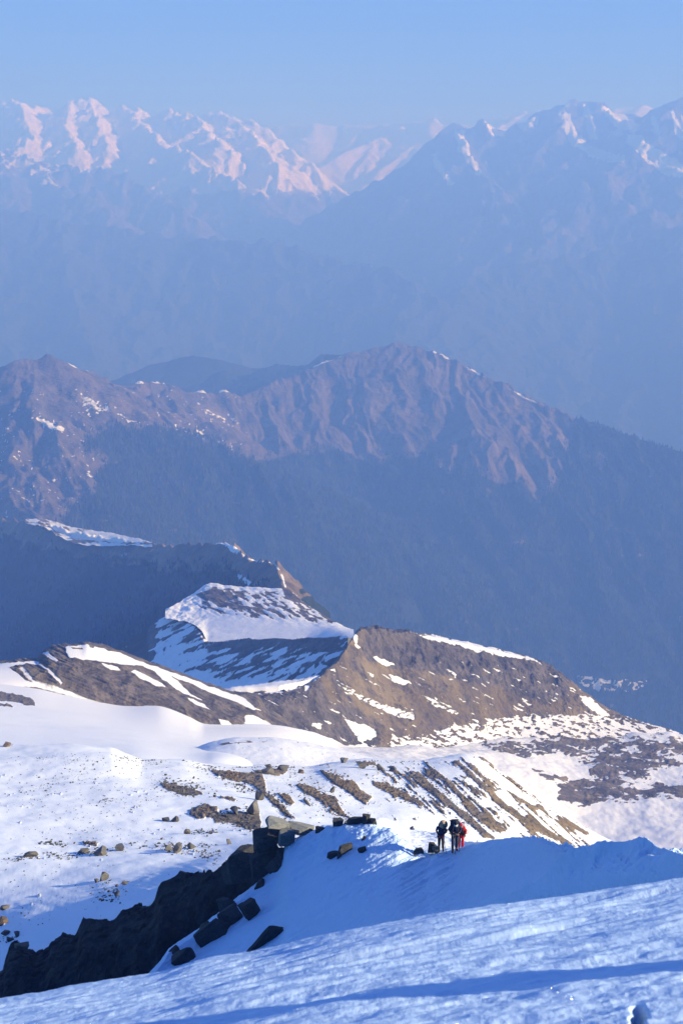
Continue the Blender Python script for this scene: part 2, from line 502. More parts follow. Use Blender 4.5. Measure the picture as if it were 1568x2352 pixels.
# ------------------------------------------------------------------ helpers: hills given by rows of points from the front up to the crest
def loft(rows, x0, x1, dx, nv, back=((40, 30), (120, 120)), seed=0, nback=14):
    cx = np.arange(x0, x1 + dx, dx, dtype=float)
    K = []
    for r in rows:
        a = np.array(r, float)
        K.append(U(cx, pch(a[:, 0], a[:, 1], cx), pch(a[:, 0], a[:, 2], cx)))
    K = np.array(K)                                    # rows, columns, xyz
    nv = [nv] * (len(rows) - 1) if isinstance(nv, int) else nv
    out = []
    for i in range(len(rows) - 1):
        p0, p1 = K[max(i - 1, 0)], K[min(i + 2, len(rows) - 1)]
        a, b = K[i], K[i + 1]
        ha = np.linalg.norm(a - p0, axis=-1, keepdims=True) + 1e-6
        hb = np.linalg.norm(b - a, axis=-1, keepdims=True) + 1e-6
        hc = np.linalg.norm(p1 - b, axis=-1, keepdims=True) + 1e-6
        m0 = (b - a) if i == 0 else hb * ((a - p0) / ha * hb + (b - a) / hb * ha) / (ha + hb)
        m1 = (b - a) if i == len(rows) - 2 else hb * ((b - a) / hb * hc + (p1 - b) / hc * hb) / (hb + hc)
        last = i == len(rows) - 2
        for t in np.linspace(0, 1, nv[i] + 1)[:None if last else -1]:
            out.append(a * (1 + 2 * t) * (1 - t) ** 2 + m0 * t * (1 - t) ** 2 + b * t * t * (3 - 2 * t) + m1 * t * t * (t - 1))
    crest = K[-1]
    rad = crest.copy()
    rad[:, 2] = 0
    rad /= np.linalg.norm(rad, axis=1, keepdims=True)
    pd, pz = 0, 0
    for d, h in back:
        for t in np.linspace(0, 1, nback + 1)[1:]:
            q = crest + rad * (pd + (d - pd) * t)
            q[:, 2] -= pz + (h - pz) * t
            out.append(q)
        pd, pz = d, h
    return np.stack(out, 1)                            # columns, rows, xyz

def paint_polys(qx, qy, base, ops, seed=0, jit=6.0, lam=14.0, ang=None, stretch=3.0):
    """soft-edged polygons with ragged outlines; ops = (polygon, value, feather)"""
    if ang is not None:
        c, s = math.cos(R(ang)), math.sin(R(ang))
        u, v = (qx * c + qy * s) / stretch, -qx * s + qy * c
    else:
        u, v = qx / 1.6, qy
    j = fbm(u / lam, v / lam, 4, seed + 50) * jit
    a = base
    for i, (poly, val, fe) in enumerate(ops):
        pp = np.array(poly)
        bb = (qx > pp[:, 0].min() - 30) & (qx < pp[:, 0].max() + 30) & (qy > pp[:, 1].min() - 30) & (qy < pp[:, 1].max() + 30)
        if not bb.any():
            continue
        d = sdp(qx[bb], qy[bb], poly) + j[bb]
        w = sst(-fe, fe, d)
        a = a.copy()
        a[bb] = a[bb] * (1 - w) + val * w
    return a

def streak(qx, qy, ang, lon, wid, seed, octv=4):
    c, s = math.cos(R(ang)), math.sin(R(ang))
    u, v = qx * c + qy * s, -qx * s + qy * c
    return fbm(u / lon, v / wid, octv, seed)

# ------------------------------------------------------------------ the forested mountain
M_mount = terrain_mat('forested mountain rock', 14, rock=((.095, .082, .078), (.22, .185, .16)), grass=((.15, .12, .09), (.27, .215, .155)), edge=.7, bump=1.2)
def on_slope(px, py, Yc, zc, m):
    t = -(U(px, py, 1.0)[2])
    return (px, py, (m * Yc - zc) / (m + t))
def face(pts, ref, m):
    z = float(U(*ref)[2])
    return [ref] + [on_slope(x, y, ref[2], z, m) for x, y in pts]
crest9 = [(-240, 880, 4700), (-60, 850, 4700), (0, 845, 4700), (35, 828, 4700), (60, 824, 4720), (85, 826, 4740), (110, 814, 4760), (140, 824, 4850), (175, 842, 4950), (220, 859, 5100), (280, 880, 5250), (330, 878, 5350), (372, 877, 5420), (400, 886, 5480), (432, 895, 5530), (470, 900, 5580), (515, 897, 5620), (545, 908, 5650), (560, 910, 5660), (600, 892, 5720), (640, 872, 5780), (690, 856, 5850), (740, 832, 5900), (790, 815, 5950), (850, 802, 5980), (880, 793, 6000), (900, 787, 6000), (940, 792, 5990), (975, 800, 5960), (1010, 812, 5920), (1040, 830, 5880), (1085, 852, 5820), (1150, 885, 5740), (1200, 910, 5680), (1250, 935, 5620), (1312, 963, 5550), (1380, 976, 5500), (1440, 996, 5450), (1500, 1020, 5400), (1568, 1040, 5350), (1800, 1110, 5200)]
spurs9 = [face([(925, 850), (965, 900), (985, 960), (1005, 1020), (1020, 1085)], (903, 788, 6000), .55),
          face([(975, 850), (1010, 900), (1060, 960), (1090, 1030), (1110, 1100), (1150, 1180)], (945, 793, 5990), .5),
          face([(860, 850), (870, 900), (900, 960)], (880, 793, 6000), .55),
          face([(1090, 900), (1130, 960), (1165, 1020), (1190, 1090)], (1050, 834, 5870), .5),
          face([(1160, 940), (1210, 1000), (1250, 1060), (1280, 1130), (1320, 1200)], (1120, 870, 5780), .5),
          face([(1260, 990), (1310, 1060), (1350, 1130), (1400, 1230)], (1205, 912, 5680), .5),
          face([(1345, 1040), (1400, 1110), (1450, 1200), (1500, 1330)], (1312, 963, 5550), .5),
          face([(1500, 1090), (1560, 1200), (1620, 1330)], (1440, 996, 5450), .5),
          face([(720, 900), (722, 960), (700, 1010)], (700, 852, 5850), .5),
          face([(620, 950), (640, 1000), (640, 1050)], (600, 892, 5720), .45),
          face([(330, 920), (400, 985), (500, 1040), (600, 1080)], (220, 859, 5100), .42),
          [(85, 826, 4740), (78, 880, 4560), (66, 935, 4400), (100, 950, 4330), (130, 1010, 4200), (190, 1100, 4000), (240, 1180, 3850)],
          [(66, 935, 4400), (40, 1000, 4230), (45, 1060, 4080), (100, 1110, 3950), (120, 1160, 3800)],
          [(40, 1000, 4230), (15, 1080, 4000), (25, 1150, 3850), (60, 1190, 3700)]]
forest_poly = [(-250, 1420), (100, 1260), (160, 1180), (230, 1110), (240, 1060), (205, 1020), (270, 985), (340, 978), (400, 985), (430, 1003), (500, 1020), (560, 1055), (640, 1058), (700, 1040), (770, 1042), (830, 1052), (900, 1062), (950, 1052), (1000, 1050), (1030, 1095),
               (1090, 1060), (1140, 1110), (1200, 1090), (1240, 1130), (1290, 1060), (1315, 965), (1400, 940), (1850, 1040), (1850, 1900), (-250, 1900)]
crest_line9 = [(c[0], c[1]) for c in crest9]
crest9 = [(x, y, d * .76) for x, y, d in crest9]
spurs9 = [[(x, y, d * .76) for x, y, d in sp_] for sp_ in spurs9]
def paint9(P, qx, qy, N):
    s1 = fbm(P[..., 0] / 90, P[..., 1] / 90, 5, 71)
    st = streak(qx, qy, 24, 26, 5, 72)
    dc = sdl(qx, qy, crest_line9) + 3 * s1
    right = sst(930, 1000, qx) * sst(1300, 1150, qx)
    snow = .1 + .25 * s1
    snow = snow + .75 * sst(6, 1, dc) * np.clip(np.maximum(right, sst(140, 180, qx) * sst(560, 480, qx)) * .9 + sst(640, 780, qx) * sst(830, 790, qx), 0, 1) * (.4 + 1.1 * sst(-.15, .25, s1))
    ops = [([(175, 895), (190, 897), (275, 948), (270, 955), (230, 950), (200, 958), (190, 935)], .5, 14), ([(75, 958), (90, 955), (150, 985), (140, 992), (100, 985)], .62, 8),
           ([(270, 950), (345, 975), (340, 985), (280, 965)], .5, 8), ([(385, 985), (430, 975), (520, 1015), (560, 1045), (540, 1050), (480, 1030), (420, 1010)], .58, 10),
           ([(470, 940), (550, 965), (545, 972), (470, 950)], .52, 7), ([(570, 1050), (660, 1062), (665, 1072), (600, 1080)], .5, 8), ([(1003, 1078), (1012, 1072), (1024, 1092), (1018, 1098)], 1.0, 3), ([(190, 1080), (250, 1105), (245, 1115), (190, 1092)], .45, 8)]
    snow = paint_polys(qx, qy, snow, ops, 3, 9, 10, 24, 3) + .35 * st * sst(700, 600, qx) * sst(800, 950, qy)
    snow = snow + .5 * sst(.12, .42, fbm(qx / 10, qy / 5, 5, 68)) * sst(640, 520, qx) * sst(870, 900, qy)
    fo = sst(-22, 22, sdp(qx, qy, forest_poly) + 34 * fbm(qx / 60, qy / 60, 5, 73))
    bare = paint_polys(qx, qy, np.zeros(qx.shape), [([(1150, 880), (1260, 940), (1300, 1060), (1280, 1150), (1200, 1120), (1130, 1100), (1080, 1060)], .55, 40), ([(1375, 1040), (1388, 1045), (1378, 1110), (1365, 1105)], .8, 6),
            ([(1350, 1180), (1400, 1215), (1410, 1228), (1370, 1220)], .9, 8), ([(1010, 1380), (1060, 1390), (1060, 1400), (1010, 1395)], .4, 10), ([(1430, 1070), (1470, 1090), (1500, 1150), (1470, 1170)], .4, 14),
            ([(1480, 1330), (1568, 1370), (1568, 1420), (1500, 1380)], .4, 20), ([(1320, 1545), (1490, 1560), (1470, 1590), (1330, 1580)], .0, 8), ([(1160, 1225), (1200, 1235), (1200, 1245), (1160, 1240)], .45, 8)], 9, 18, 30)
    bare = np.maximum(bare, .75 * sst(.28, .55, fbm(qx / 55, qy / 30, 5, 67)))
    wood = np.clip(fo - bare * (1.0 + .6 * s1), 0, 1)
    veg = .55 + .5 * s1 - .8 * sst(140, 60, qx)
    snow = snow * (1 - .9 * fo)
    snow = snow + (.5 + 1.3 * streak(qx, qy, 6, 22, 4, 74)) * sst(-8, 8, sdp(qx, qy, [(1315, 1548), (1400, 1556), (1490, 1562), (1470, 1586), (1380, 1592), (1330, 1575)]))
    snow = snow + .45 * sst(.30, .5, streak(qx, qy, 20, 9, 3, 70)) * sst(760, 500, qx) * sst(930, 980, qy) * sst(1240, 1100, qy)
    return {'snow': snow, 'veg': veg, 'wood': wood}
o9, P9 = mountain('mountain', M_mount, [crest9], 2750, 4780, .60, extra=spurs9, spur=(140, 540, .48, .5), sub=(80, 200, .52, .5), subsub=(45, 80, .56, .5), seed=91, lam=330, rough=6, ny=420, xs=(-240, 1800, 2.6), paint=paint9, wobble=.3, warp=14, rg=7, gul=(30, 85, 300, .22))

# blue hills just behind it
M_blue = terrain_mat('blue hill wood', 30, edge=.5)
mountain('hill', M_blue, [[(180, 900, 5520), (270, 872, 5520), (300, 858, 5520), (350, 837, 5560), (400, 828, 5600), (430, 820, 5600), (462, 816, 5600), (500, 822, 5600), (540, 832, 5600), (600, 850, 5600), (640, 870, 5560)]],
         4980, 5900, .5, spur=(250, 700, .4, .7), sub=(150, 250, .4, .6), seed=14, lam=500, rough=10, ny=100, xs=(160, 700, 3), paint=lambda P, qx, qy, N: {'wood': np.ones(qx.shape)})
mountain('hill', M_blue, [[(440, 880, 5200), (490, 862, 5200), (530, 852, 5200), (560, 862, 5200), (590, 858, 5160), (612, 846, 5160), (630, 838, 5120), (655, 833, 5120), (668, 838, 5120), (690, 840, 5080), (720, 826, 5040), (745, 816, 5000), (780, 812, 4960), (830, 815, 4920)]],
         4790, 5450, .55, spur=(160, 500, .45, .7), sub=(100, 200, .4, .6), seed=15, lam=300, rough=14, ny=90, xs=(420, 850, 3), paint=lambda P, qx, qy, N: {'wood': np.ones(qx.shape)})

# ------------------------------------------------------------------ shaded ridge running away to the left of the mountain
M_ridge = terrain_mat('shaded ridge rock', 9, rock=((.12, .10, .085), (.25, .20, .16)), edge=.5, bump=.6)
crest8 = [(656, 1349, 1070), (648, 1322, 1130), (630, 1293, 1230), (600, 1290, 1290), (566, 1283, 1350), (545, 1262, 1430), (528, 1247, 1480), (505, 1247, 1510), (480, 1251, 1550), (420, 1253, 1650), (375, 1252, 1750), (340, 1247, 1800), (250, 1236, 1920), (160, 1216, 2040), (90, 1198, 2150), (20, 1192, 2230), (-120, 1185, 2350), (-260, 1180, 2450)]
def paint8(P, qx, qy, N):
    s1 = fbm(P[..., 0] / 40, P[..., 1] / 40, 5, 81)
    snow = .12 + .25 * s1 + .5 * sst(5, 1, sdl(qx, qy, [(c[0], c[1]) for c in crest8]) + 2 * s1) * sst(470, 500, qx)
    snow = paint_polys(qx, qy, snow, [([(95, 1196), (170, 1212), (260, 1226), (345, 1243), (330, 1250), (250, 1246), (200, 1248), (140, 1230)], .72, 7), ([(262, 1270), (300, 1268), (285, 1285)], .6, 5), ([(530, 1308), (542, 1312), (580, 1340), (570, 1345)], .8, 3), ([(508, 1247), (530, 1247), (548, 1275), (535, 1270)], .85, 3)], 4, 8, 9, 20, 3)
    d = sdl(qx, qy, [(c[0], c[1]) for c in crest8])
    return {'snow': snow, 'veg': .6 + .5 * s1, 'wood': sst(25, 75, d + 50 * fbm(qx / 40, qy / 25, 4, 82))}
o8, P8 = mountain('ridge', M_ridge, [crest8], 760, 2600, 1.0, spur=(150, 260, .5, .7), sub=(70, 110, .6, .6), subsub=(40, 50, .7, .6), seed=84, lam=150, rough=4, rg=9, ny=420, xs=(-260, 760, 2.4), paint=paint8, wobble=.3, warp=10)

bench = loft([[(60, 1204, 2150), (90, 1206, 2100), (140, 1234, 2000), (200, 1253, 1910), (250, 1254, 1870), (300, 1252, 1820), (350, 1256, 1760)], [(60, 1190, 2260), (90, 1192, 2240), (120, 1197, 2210), (170, 1211, 2130), (260, 1225, 2010), (310, 1236, 1900), (350, 1245, 1800)]], 60, 350, 2, 24, back=((20, 6), (80, 90)))
qx, qy = PJ(bench)
fb = fbm(bench[..., 0] / 22, bench[..., 1] / 22, 5, 85)
bench[..., 2] += 3.0 * fb
sb = .62 + .9 * streak(qx, qy, 24, 30, 5, 86) + .5 * sst(200, 260, qx) - .8 * sst(4, 0, np.abs(qy - 1244 + 4 * fb)) * sst(260, 200, qx)
grid_obj('snow_bench', bench, M_ridge, {'snow': sb, 'veg': .6 + .5 * fb, 'wood': np.zeros(sb.shape)})
# ------------------------------------------------------------------ striped snow ridge and the sunlit snow knob
M_hill = terrain_mat('brown hill rock and grass', 3.2, rock=((.095, .084, .086), (.215, .185, .17)), grass=((.18, .14, .095), (.305, .24, .15)), edge=.6, bump=1.0)
crest7 = [(812, 1470, 664), (790, 1460, 672), (740, 1463, 700), (640, 1466, 750), (560, 1466, 790), (500, 1474, 815), (470, 1472, 830), (440, 1434, 870), (402, 1420, 900), (396, 1404, 920)]
def base7(X, Y):
    x0 = (430 - 784) / F * Y
    yl = 551 + 29 * (784 + F * X / (Y * 1.05) - 520) / 220
    return -185.2 - .13 * (Y - 545) - .9 * np.maximum(0, x0 - X) - 1.0 * np.maximum(0, Y - yl) - 2.2 * np.maximum(0, X + 6) - 1.6 * np.maximum(0, np.interp(784 + F * X / (Y * 1.05), [540, 640, 690, 750], [549, 554, 564, 581]) - Y) + .5 * fbm(X / 14, Y / 14, 3, 79)
def paint7(P, qx, qy, N):
    s1 = fbm(P[..., 0] / 12, P[..., 1] / 12, 5, 75)
    st = streak(qx, qy, -22, 60, 8, 76)
    snow = .48 + 1.5 * st + .2 * s1
    snow = paint_polys(qx, qy, snow, [([(470, 1475), (640, 1460), (790, 1455), (760, 1500), (720, 1495), (640, 1480), (560, 1500)], .3, 12)], 5, 8)
    snow = np.where(qy > 1545, snow + .6 * sst(1545, 1575, qy), snow)
    snow = snow + .4 * sst(1450, 1490, qy) * sst(500, 400, qx)
    snow = snow - .9 * sst(385, 330, qx + 10 * s1) + .5 * sst(12, 4, np.abs(qx - 365 + 6 * s1)) * sst(1380, 1400, qy)
    return {'snow': snow, 'veg': .2 + .3 * s1, 'wood': .8 * sst(370, 320, qx)}
mountain('ridge', M_hill, [crest7], 540, 1040, .70, spur=(60, 70, .6, .5), seed=77, lam=60, rough=1.2, ny=240, xs=(250, 800, 1.8), paint=paint7, base=base7, wobble=.15, warp=4)
knob = loft([[(380, 1420, 890), (398, 1424, 886), (420, 1427, 880), (445, 1434, 868), (465, 1452, 850), (480, 1476, 832), (520, 1474, 830), (560, 1472, 828), (640, 1472, 820), (700, 1474, 812), (790, 1466, 790), (820, 1464, 784)],
             [(380, 1414, 898), (400, 1412, 902), (440, 1410, 900), (490, 1412, 890), (560, 1410, 880), (640, 1412, 870), (720, 1432, 846), (790, 1452, 806), (820, 1456, 795)],
             [(380, 1402, 915), (398, 1392, 930), (440, 1366, 975), (486, 1340, 1000), (520, 1345, 992), (560, 1348, 985), (640, 1352, 965), (662, 1355, 958), (700, 1386, 920), (740, 1411, 880), (800, 1444, 822), (820, 1450, 806)]],
            380, 812, 1.6, 60, back=((15, 4), (80, 70)))
qx, qy = PJ(knob)
rough_k = fbm(knob[..., 0] / 9, knob[..., 1] / 9, 5, 61)
st = streak(qx, qy, 30, 30, 8, 62)
kd = sst(1425, 1395, qy - .1 * (qx - 500))
s7 = 1.0 - kd * (.5 - 1.1 * st) * sst(430, 470, qx + .6 * (qy - 1400)) - .3 * rough_k * kd
s7 = paint_polys(qx, qy, s7, [([(486, 1338), (560, 1345), (650, 1350), (655, 1358), (560, 1356), (500, 1348)], 1.1, 4), ([(440, 1366), (490, 1348), (560, 1372), (520, 1380), (600, 1402), (500, 1392)], .34, 6), ([(648, 1352), (668, 1356), (672, 1372), (655, 1372)], .1, 5)], 6, 6)
knob[..., 2] += kd * (.9 * rough_k + .7 * st) + .5 * fbm(knob[..., 0] / 18, knob[..., 1] / 18, 4, 63) + 1.6 * sst(520, 400, qx) * fbm(knob[..., 0] / 7, knob[..., 1] / 14, 4, 64)
grid_obj('snow_knob', knob, M_hill, {'snow': s7, 'veg': .3 + .4 * rough_k, 'wood': np.zeros(s7.shape)})

# ------------------------------------------------------------------ brown grassy hill
hill6 = loft([[(500, 1700, 500), (700, 1735, 515), (820, 1750, 552), (1000, 1760, 590), (1200, 1750, 640), (1400, 1735, 680), (1560, 1725, 702)],
              [(500, 1650, 518), (600, 1650, 524), (700, 1655, 540), (820, 1660, 575), (1000, 1660, 625), (1200, 1655, 684), (1400, 1678, 702), (1560, 1708, 708)],
              [(500, 1625, 528), (600, 1612, 535), (700, 1605, 552), (820, 1550, 602), (900, 1550, 635), (1000, 1560, 655), (1200, 1580, 702), (1330, 1612, 715), (1400, 1655, 712), (1560, 1700, 712)],
              [(500, 1612, 540), (560, 1600, 544), (590, 1592, 548), (640, 1590, 552), (690, 1580, 560), (750, 1542, 578), (790, 1500, 602), (812, 1462, 626), (830, 1443, 640), (870, 1445, 653), (950, 1455, 678), (1050, 1475, 700), (1150, 1497, 715), (1230, 1520, 725), (1280, 1545, 729), (1330, 1588, 729), (1400, 1636, 723), (1480, 1666, 718), (1530, 1681, 716), (1560, 1692, 715)]],
             500, 1560, 1.5, [50, 70, 90], back=((14, 3), (90, 75)))
qx, qy = PJ(hill6)
w6 = sst(500, 560, qx) * sst(1545, 1450, qx)
r6 = rid(hill6[..., 0] / 17, hill6[..., 1] / 34, 5, 64) - .5
f6 = fbm(hill6[..., 0] / 5, hill6[..., 1] / 5, 5, 65)
crestd = sdl(qx, qy, [(830, 1450), (950, 1470), (1050, 1490), (1150, 1512), (1250, 1545)])
band = sst(48, 14, np.abs(crestd - 28)) * sst(820, 870, qx)
stp = streak(qx, qy, 28, 46, 7, 66)
s6 = .12 + .16 * f6 + .55 * sst(.18, .42, stp) * sst(1470, 1560, qy)
ops6 = [([(935, 1450), (1050, 1468), (1160, 1492), (1215, 1508), (1240, 1520), (1180, 1512), (1090, 1494), (1000, 1472)], .78, 5), ([(812, 1452), (822, 1460), (822, 1480), (832, 1490), (818, 1488), (812, 1470)], 1.0, 2),
        ([(855, 1505), (890, 1515), (905, 1525), (880, 1525), (862, 1515)], .95, 3), ([(893, 1548), (915, 1552), (945, 1570), (930, 1572), (900, 1562)], .95, 3), ([(840, 1540), (860, 1550), (855, 1556)], .8, 3),
        ([(775, 1572), (850, 1604), (920, 1628), (1000, 1660), (1060, 1680), (1000, 1672), (900, 1642), (830, 1612), (780, 1580)], .62, 5), ([(935, 1582), (1000, 1608), (1060, 1640), (1050, 1644), (985, 1614)], .6, 4), ([(790, 1650), (850, 1668), (870, 1690), (830, 1700), (880, 1730), (760, 1740), (830, 1705)], .9, 5),
        ([(940, 1625), (990, 1640), (1060, 1665), (1130, 1650), (1200, 1640), (1330, 1640), (1400, 1640), (1560, 1680), (1560, 1760), (880, 1760), (900, 1690), (1000, 1690), (960, 1660)], .63, 12),
        ([(950, 1636), (980, 1632), (1020, 1650), (1032, 1668), (1010, 1678), (960, 1665)], .15, 5), ([(580, 1600), (600, 1592), (750, 1548), (690, 1582), (640, 1594)], .6, 3),
        ([(1330, 1600), (1345, 1598), (1400, 1640), (1380, 1645), (1345, 1622)], .9, 4), ([(715, 1658), (740, 1662), (735, 1672), (718, 1668)], .9, 3), ([(700, 1575), (720, 1575), (700, 1590)], .9, 3), ([(755, 1540), (768, 1535), (770, 1545)], .9, 3),
        ([(1018, 1535), (1050, 1548), (1045, 1555)], .8, 3)]
s6 = paint_polys(qx, qy, s6, ops6, 7, 6, 9, 28, 3)
s6 = s6 + .5 * fbm(qx / 10, qy / 5, 5, 78) * sst(.3, .5, s6)
s6 = s6 + (s6 > .4) * .9 * streak(qx, qy, 22, 26, 7, 68) * sst(1640, 1670, qy)
hill6[..., 2] += w6 * (1 - .8 * sst(.38, .6, s6)) * (1.9 * r6 + 1.1 * f6 + .5 * fbm(hill6[..., 0] / 1.8, hill6[..., 1] / 1.8, 4, 80) + band * (1.8 * rid(hill6[..., 0] / 6, hill6[..., 1] / 14, 4, 67) - 1.0))
hill6[..., 1] -= w6 * (1 - .8 * sst(.38, .6, s6)) * band * 2.0 * np.abs(f6)
v6 = .62 + .45 * fbm(hill6[..., 0] / 14, hill6[..., 1] / 14, 4, 69) + .25 * stp - .9 * band - .9 * sst(1600, 1660, qy + .35 * (780 - qx)) * sst(900, 780, qx) - .35 * sst(800, 720, qx)
grid_obj('hill', hill6, M_hill, {'snow': s6, 'veg': v6, 'wood': np.zeros(s6.shape)})

# ------------------------------------------------------------------ dark rock hill under snow
M_rock5 = terrain_mat('banded hill rock', 2.2, rock=((.10, .085, .082), (.26, .22, .185)), grass=((.20, .165, .12), (.32, .265, .18)), edge=.45, bump=1.0)
hill5 = loft([[(-150, 1610, 418), (0, 1625, 425), (150, 1650, 432), (300, 1680, 440), (430, 1705, 447), (620, 1730, 470), (720, 1740, 498), (800, 1750, 530)],
              [(-150, 1575, 430), (0, 1575, 434), (150, 1585, 442), (300, 1610, 450), (430, 1640, 457), (520, 1660, 465), (620, 1685, 480), (720, 1712, 505), (800, 1740, 535)],
              [(-150, 1545, 440), (0, 1545, 445), (80, 1540, 450), (150, 1520, 458), (250, 1540, 464), (340, 1565, 470), (440, 1605, 474), (520, 1632, 478), (620, 1662, 488), (720, 1702, 510), (800, 1735, 538)],
              [(-150, 1550, 450), (-60, 1538, 452), (0, 1526, 456), (40, 1520, 459), (82, 1519, 463), (98, 1505, 467), (112, 1494, 470), (135, 1486, 473), (165, 1484, 475), (185, 1483, 477), (200, 1480, 478), (225, 1484, 481), (260, 1494, 484), (300, 1509, 487), (340, 1525, 490), (390, 1543, 493), (440, 1561, 496), (480, 1577, 498), (520, 1590, 501), (560, 1598, 504), (587, 1601, 506), (612, 1632, 508), (650, 1655, 508), (700, 1690, 514), (760, 1712, 528), (800, 1730, 540)]],
             -150, 800, 1.4, [40, 60, 70], back=((10, 2), (70, 60)))
qx, qy = PJ(hill5)
snow5 = [([(-150, 1530), (0, 1524), (80, 1518), (92, 1520), (85, 1528), (62, 1524), (20, 1532), (40, 1545), (60, 1562), (110, 1580), (0, 1575), (-150, 1570)], 1.0, 4),
         ([(98, 1502), (112, 1494), (115, 1503), (138, 1518), (130, 1520), (108, 1508)], 1.0, 2), ([(88, 1524), (95, 1524), (112, 1538), (105, 1536)], .9, 2),
         ([(150, 1486), (200, 1480), (260, 1494), (340, 1525), (440, 1560), (520, 1590), (560, 1602), (585, 1625), (600, 1632), (585, 1632), (540, 1612), (500, 1598), (440, 1572), (390, 1550), (420, 1575), (440, 1595), (465, 1608), (440, 1600), (395, 1580), (360, 1576), (320, 1556), (300, 1542), (310, 1540), (360, 1562), (375, 1560), (350, 1540), (330, 1530), (280, 1526), (220, 1518), (160, 1510), (152, 1498)], 1.05, 3),
         ([(232, 1522), (270, 1532), (282, 1542), (250, 1536)], 1.0, 2), ([(430, 1600), (470, 1618), (490, 1634), (450, 1618), (432, 1606)], 1.0, 2),
         ([(205, 1480), (216, 1484), (216, 1490), (205, 1487)], .1, 2), ([(238, 1486), (262, 1490), (272, 1497), (250, 1496)], .1, 2), ([(165, 1487), (190, 1488), (192, 1492), (168, 1491)], .1, 2), ([(360, 1556), (385, 1568), (405, 1585), (385, 1580), (362, 1564)], .1, 2), ([(300, 1508), (312, 1514), (318, 1519)], .2, 2), ([(480, 1590), (540, 1612), (530, 1616), (480, 1597)], .2, 3),
         ([(38, 1532), (55, 1528), (85, 1560), (130, 1572), (180, 1590), (250, 1618), (230, 1626), (160, 1604), (100, 1588), (60, 1560)], .56, 8), ([(560, 1640), (585, 1640), (640, 1670), (700, 1690), (720, 1705), (600, 1690), (560, 1662)], .62, 6), ([(110, 1530), (150, 1570), (140, 1574), (110, 1545)], .6, 4), ([(500, 1650), (525, 1655), (540, 1672), (510, 1668)], .7, 4)]
s5 = paint_polys(qx, qy, np.full(qx.shape, .08), snow5, 8, 3.5, 8, 28, 3)
r5 = rid(hill5[..., 0] / 9, hill5[..., 1] / 20, 5, 53) - .5
f5 = fbm(hill5[..., 0] / 3.5, hill5[..., 1] / 3.5, 5, 54)
lay = streak(qx, qy, 24, 90, 5.5, 55)
rk5 = sst(.6, .3, s5) * sst(-150, -100, qx) * sst(790, 740, qx)
hill5[..., 2] += rk5 * (.9 * r5 + .5 * f5 + .8 * lay)
hill5[..., 1] -= rk5 * (.9 * np.round(lay * 4) / 4 + 1.0 * r5)
grid_obj('hill', hill5, M_rock5, {'snow': s5, 'veg': .25 + .5 * lay + .3 * f5 + .4 * sst(250, 60, qx), 'wood': np.zeros(s5.shape)})

# ------------------------------------------------------------------ snow basin and valley floor behind the near snowfield
M_snowf = terrain_mat('snowfield with bare ground', 1.1, rock=((.13, .11, .10), (.26, .21, .17)), grass=((.21, .15, .09), (.32, .235, .14)), edge=.4, bump=.45)
M_basin = terrain_mat('wind smoothed snow', 3.0, rock=((.12, .105, .10), (.25, .21, .18)), grass=((.19, .14, .09), (.30, .23, .14)), edge=.45, bump=.4)
bas = loft([[(-150, 1800, 205), (0, 1800, 205), (400, 1800, 215), (800, 1800, 330), (1000, 1850, 430), (1200, 1950, 500), (1350, 2010, 512), (1568, 2050, 495), (1780, 2070, 485)],
            [(-150, 1735, 240), (0, 1745, 235), (300, 1748, 240), (480, 1765, 245), (800, 1765, 400), (1000, 1775, 500), (1200, 1830, 560), (1350, 1885, 566), (1568, 1900, 560), (1780, 1910, 550)],
            [(-150, 1620, 350), (0, 1640, 340), (300, 1680, 340), (480, 1710, 345), (800, 1738, 490), (1000, 1735, 565), (1200, 1745, 615), (1350, 1770, 625), (1568, 1790, 625), (1780, 1800, 610)],
            [(-150, 1545, 430), (0, 1573, 430), (80, 1585, 430), (150, 1601, 432), (300, 1627, 440), (360, 1629, 441), (430, 1652, 445), (470, 1668, 450), (620, 1673, 470), (720, 1690, 500), (780, 1711, 540), (860, 1718, 575), (950, 1715, 595), (1050, 1712, 625), (1200, 1700, 660), (1400, 1694, 690), (1480, 1686, 700), (1530, 1686, 706), (1568, 1694, 708), (1780, 1720, 705)]],
           -150, 1780, 2.0, [50, 80, 80], back=((12, 3), (60, 45)))
qx, qy = PJ(bas)
wl_ = sst(900, 600, qx)
bas[..., 2] += wl_ * (.45 * fbm(bas[..., 0] / 30, bas[..., 1] / 30, 3, 41) * sst(0, 60, qy - pch([0, 150, 300, 430, 620, 780], [1573, 1601, 1626, 1653, 1673, 1711], qx))) + (1 - wl_) * (1.6 * fbm(bas[..., 0] / 50, bas[..., 1] / 36, 2, 42) + 1.5 * sst(1640, 1700, qy) * fbm(bas[..., 0] / 14, bas[..., 1] / 14, 4, 43))
stv = streak(qx, qy, 12, 55, 14, 44)
fv = .75 * fbm(qx / 46, qy / 14, 6, 45, .6) + .5 * fbm(qx / 11, qy / 4.5, 4, 49)
s4 = np.full(qx.shape, 1.0)
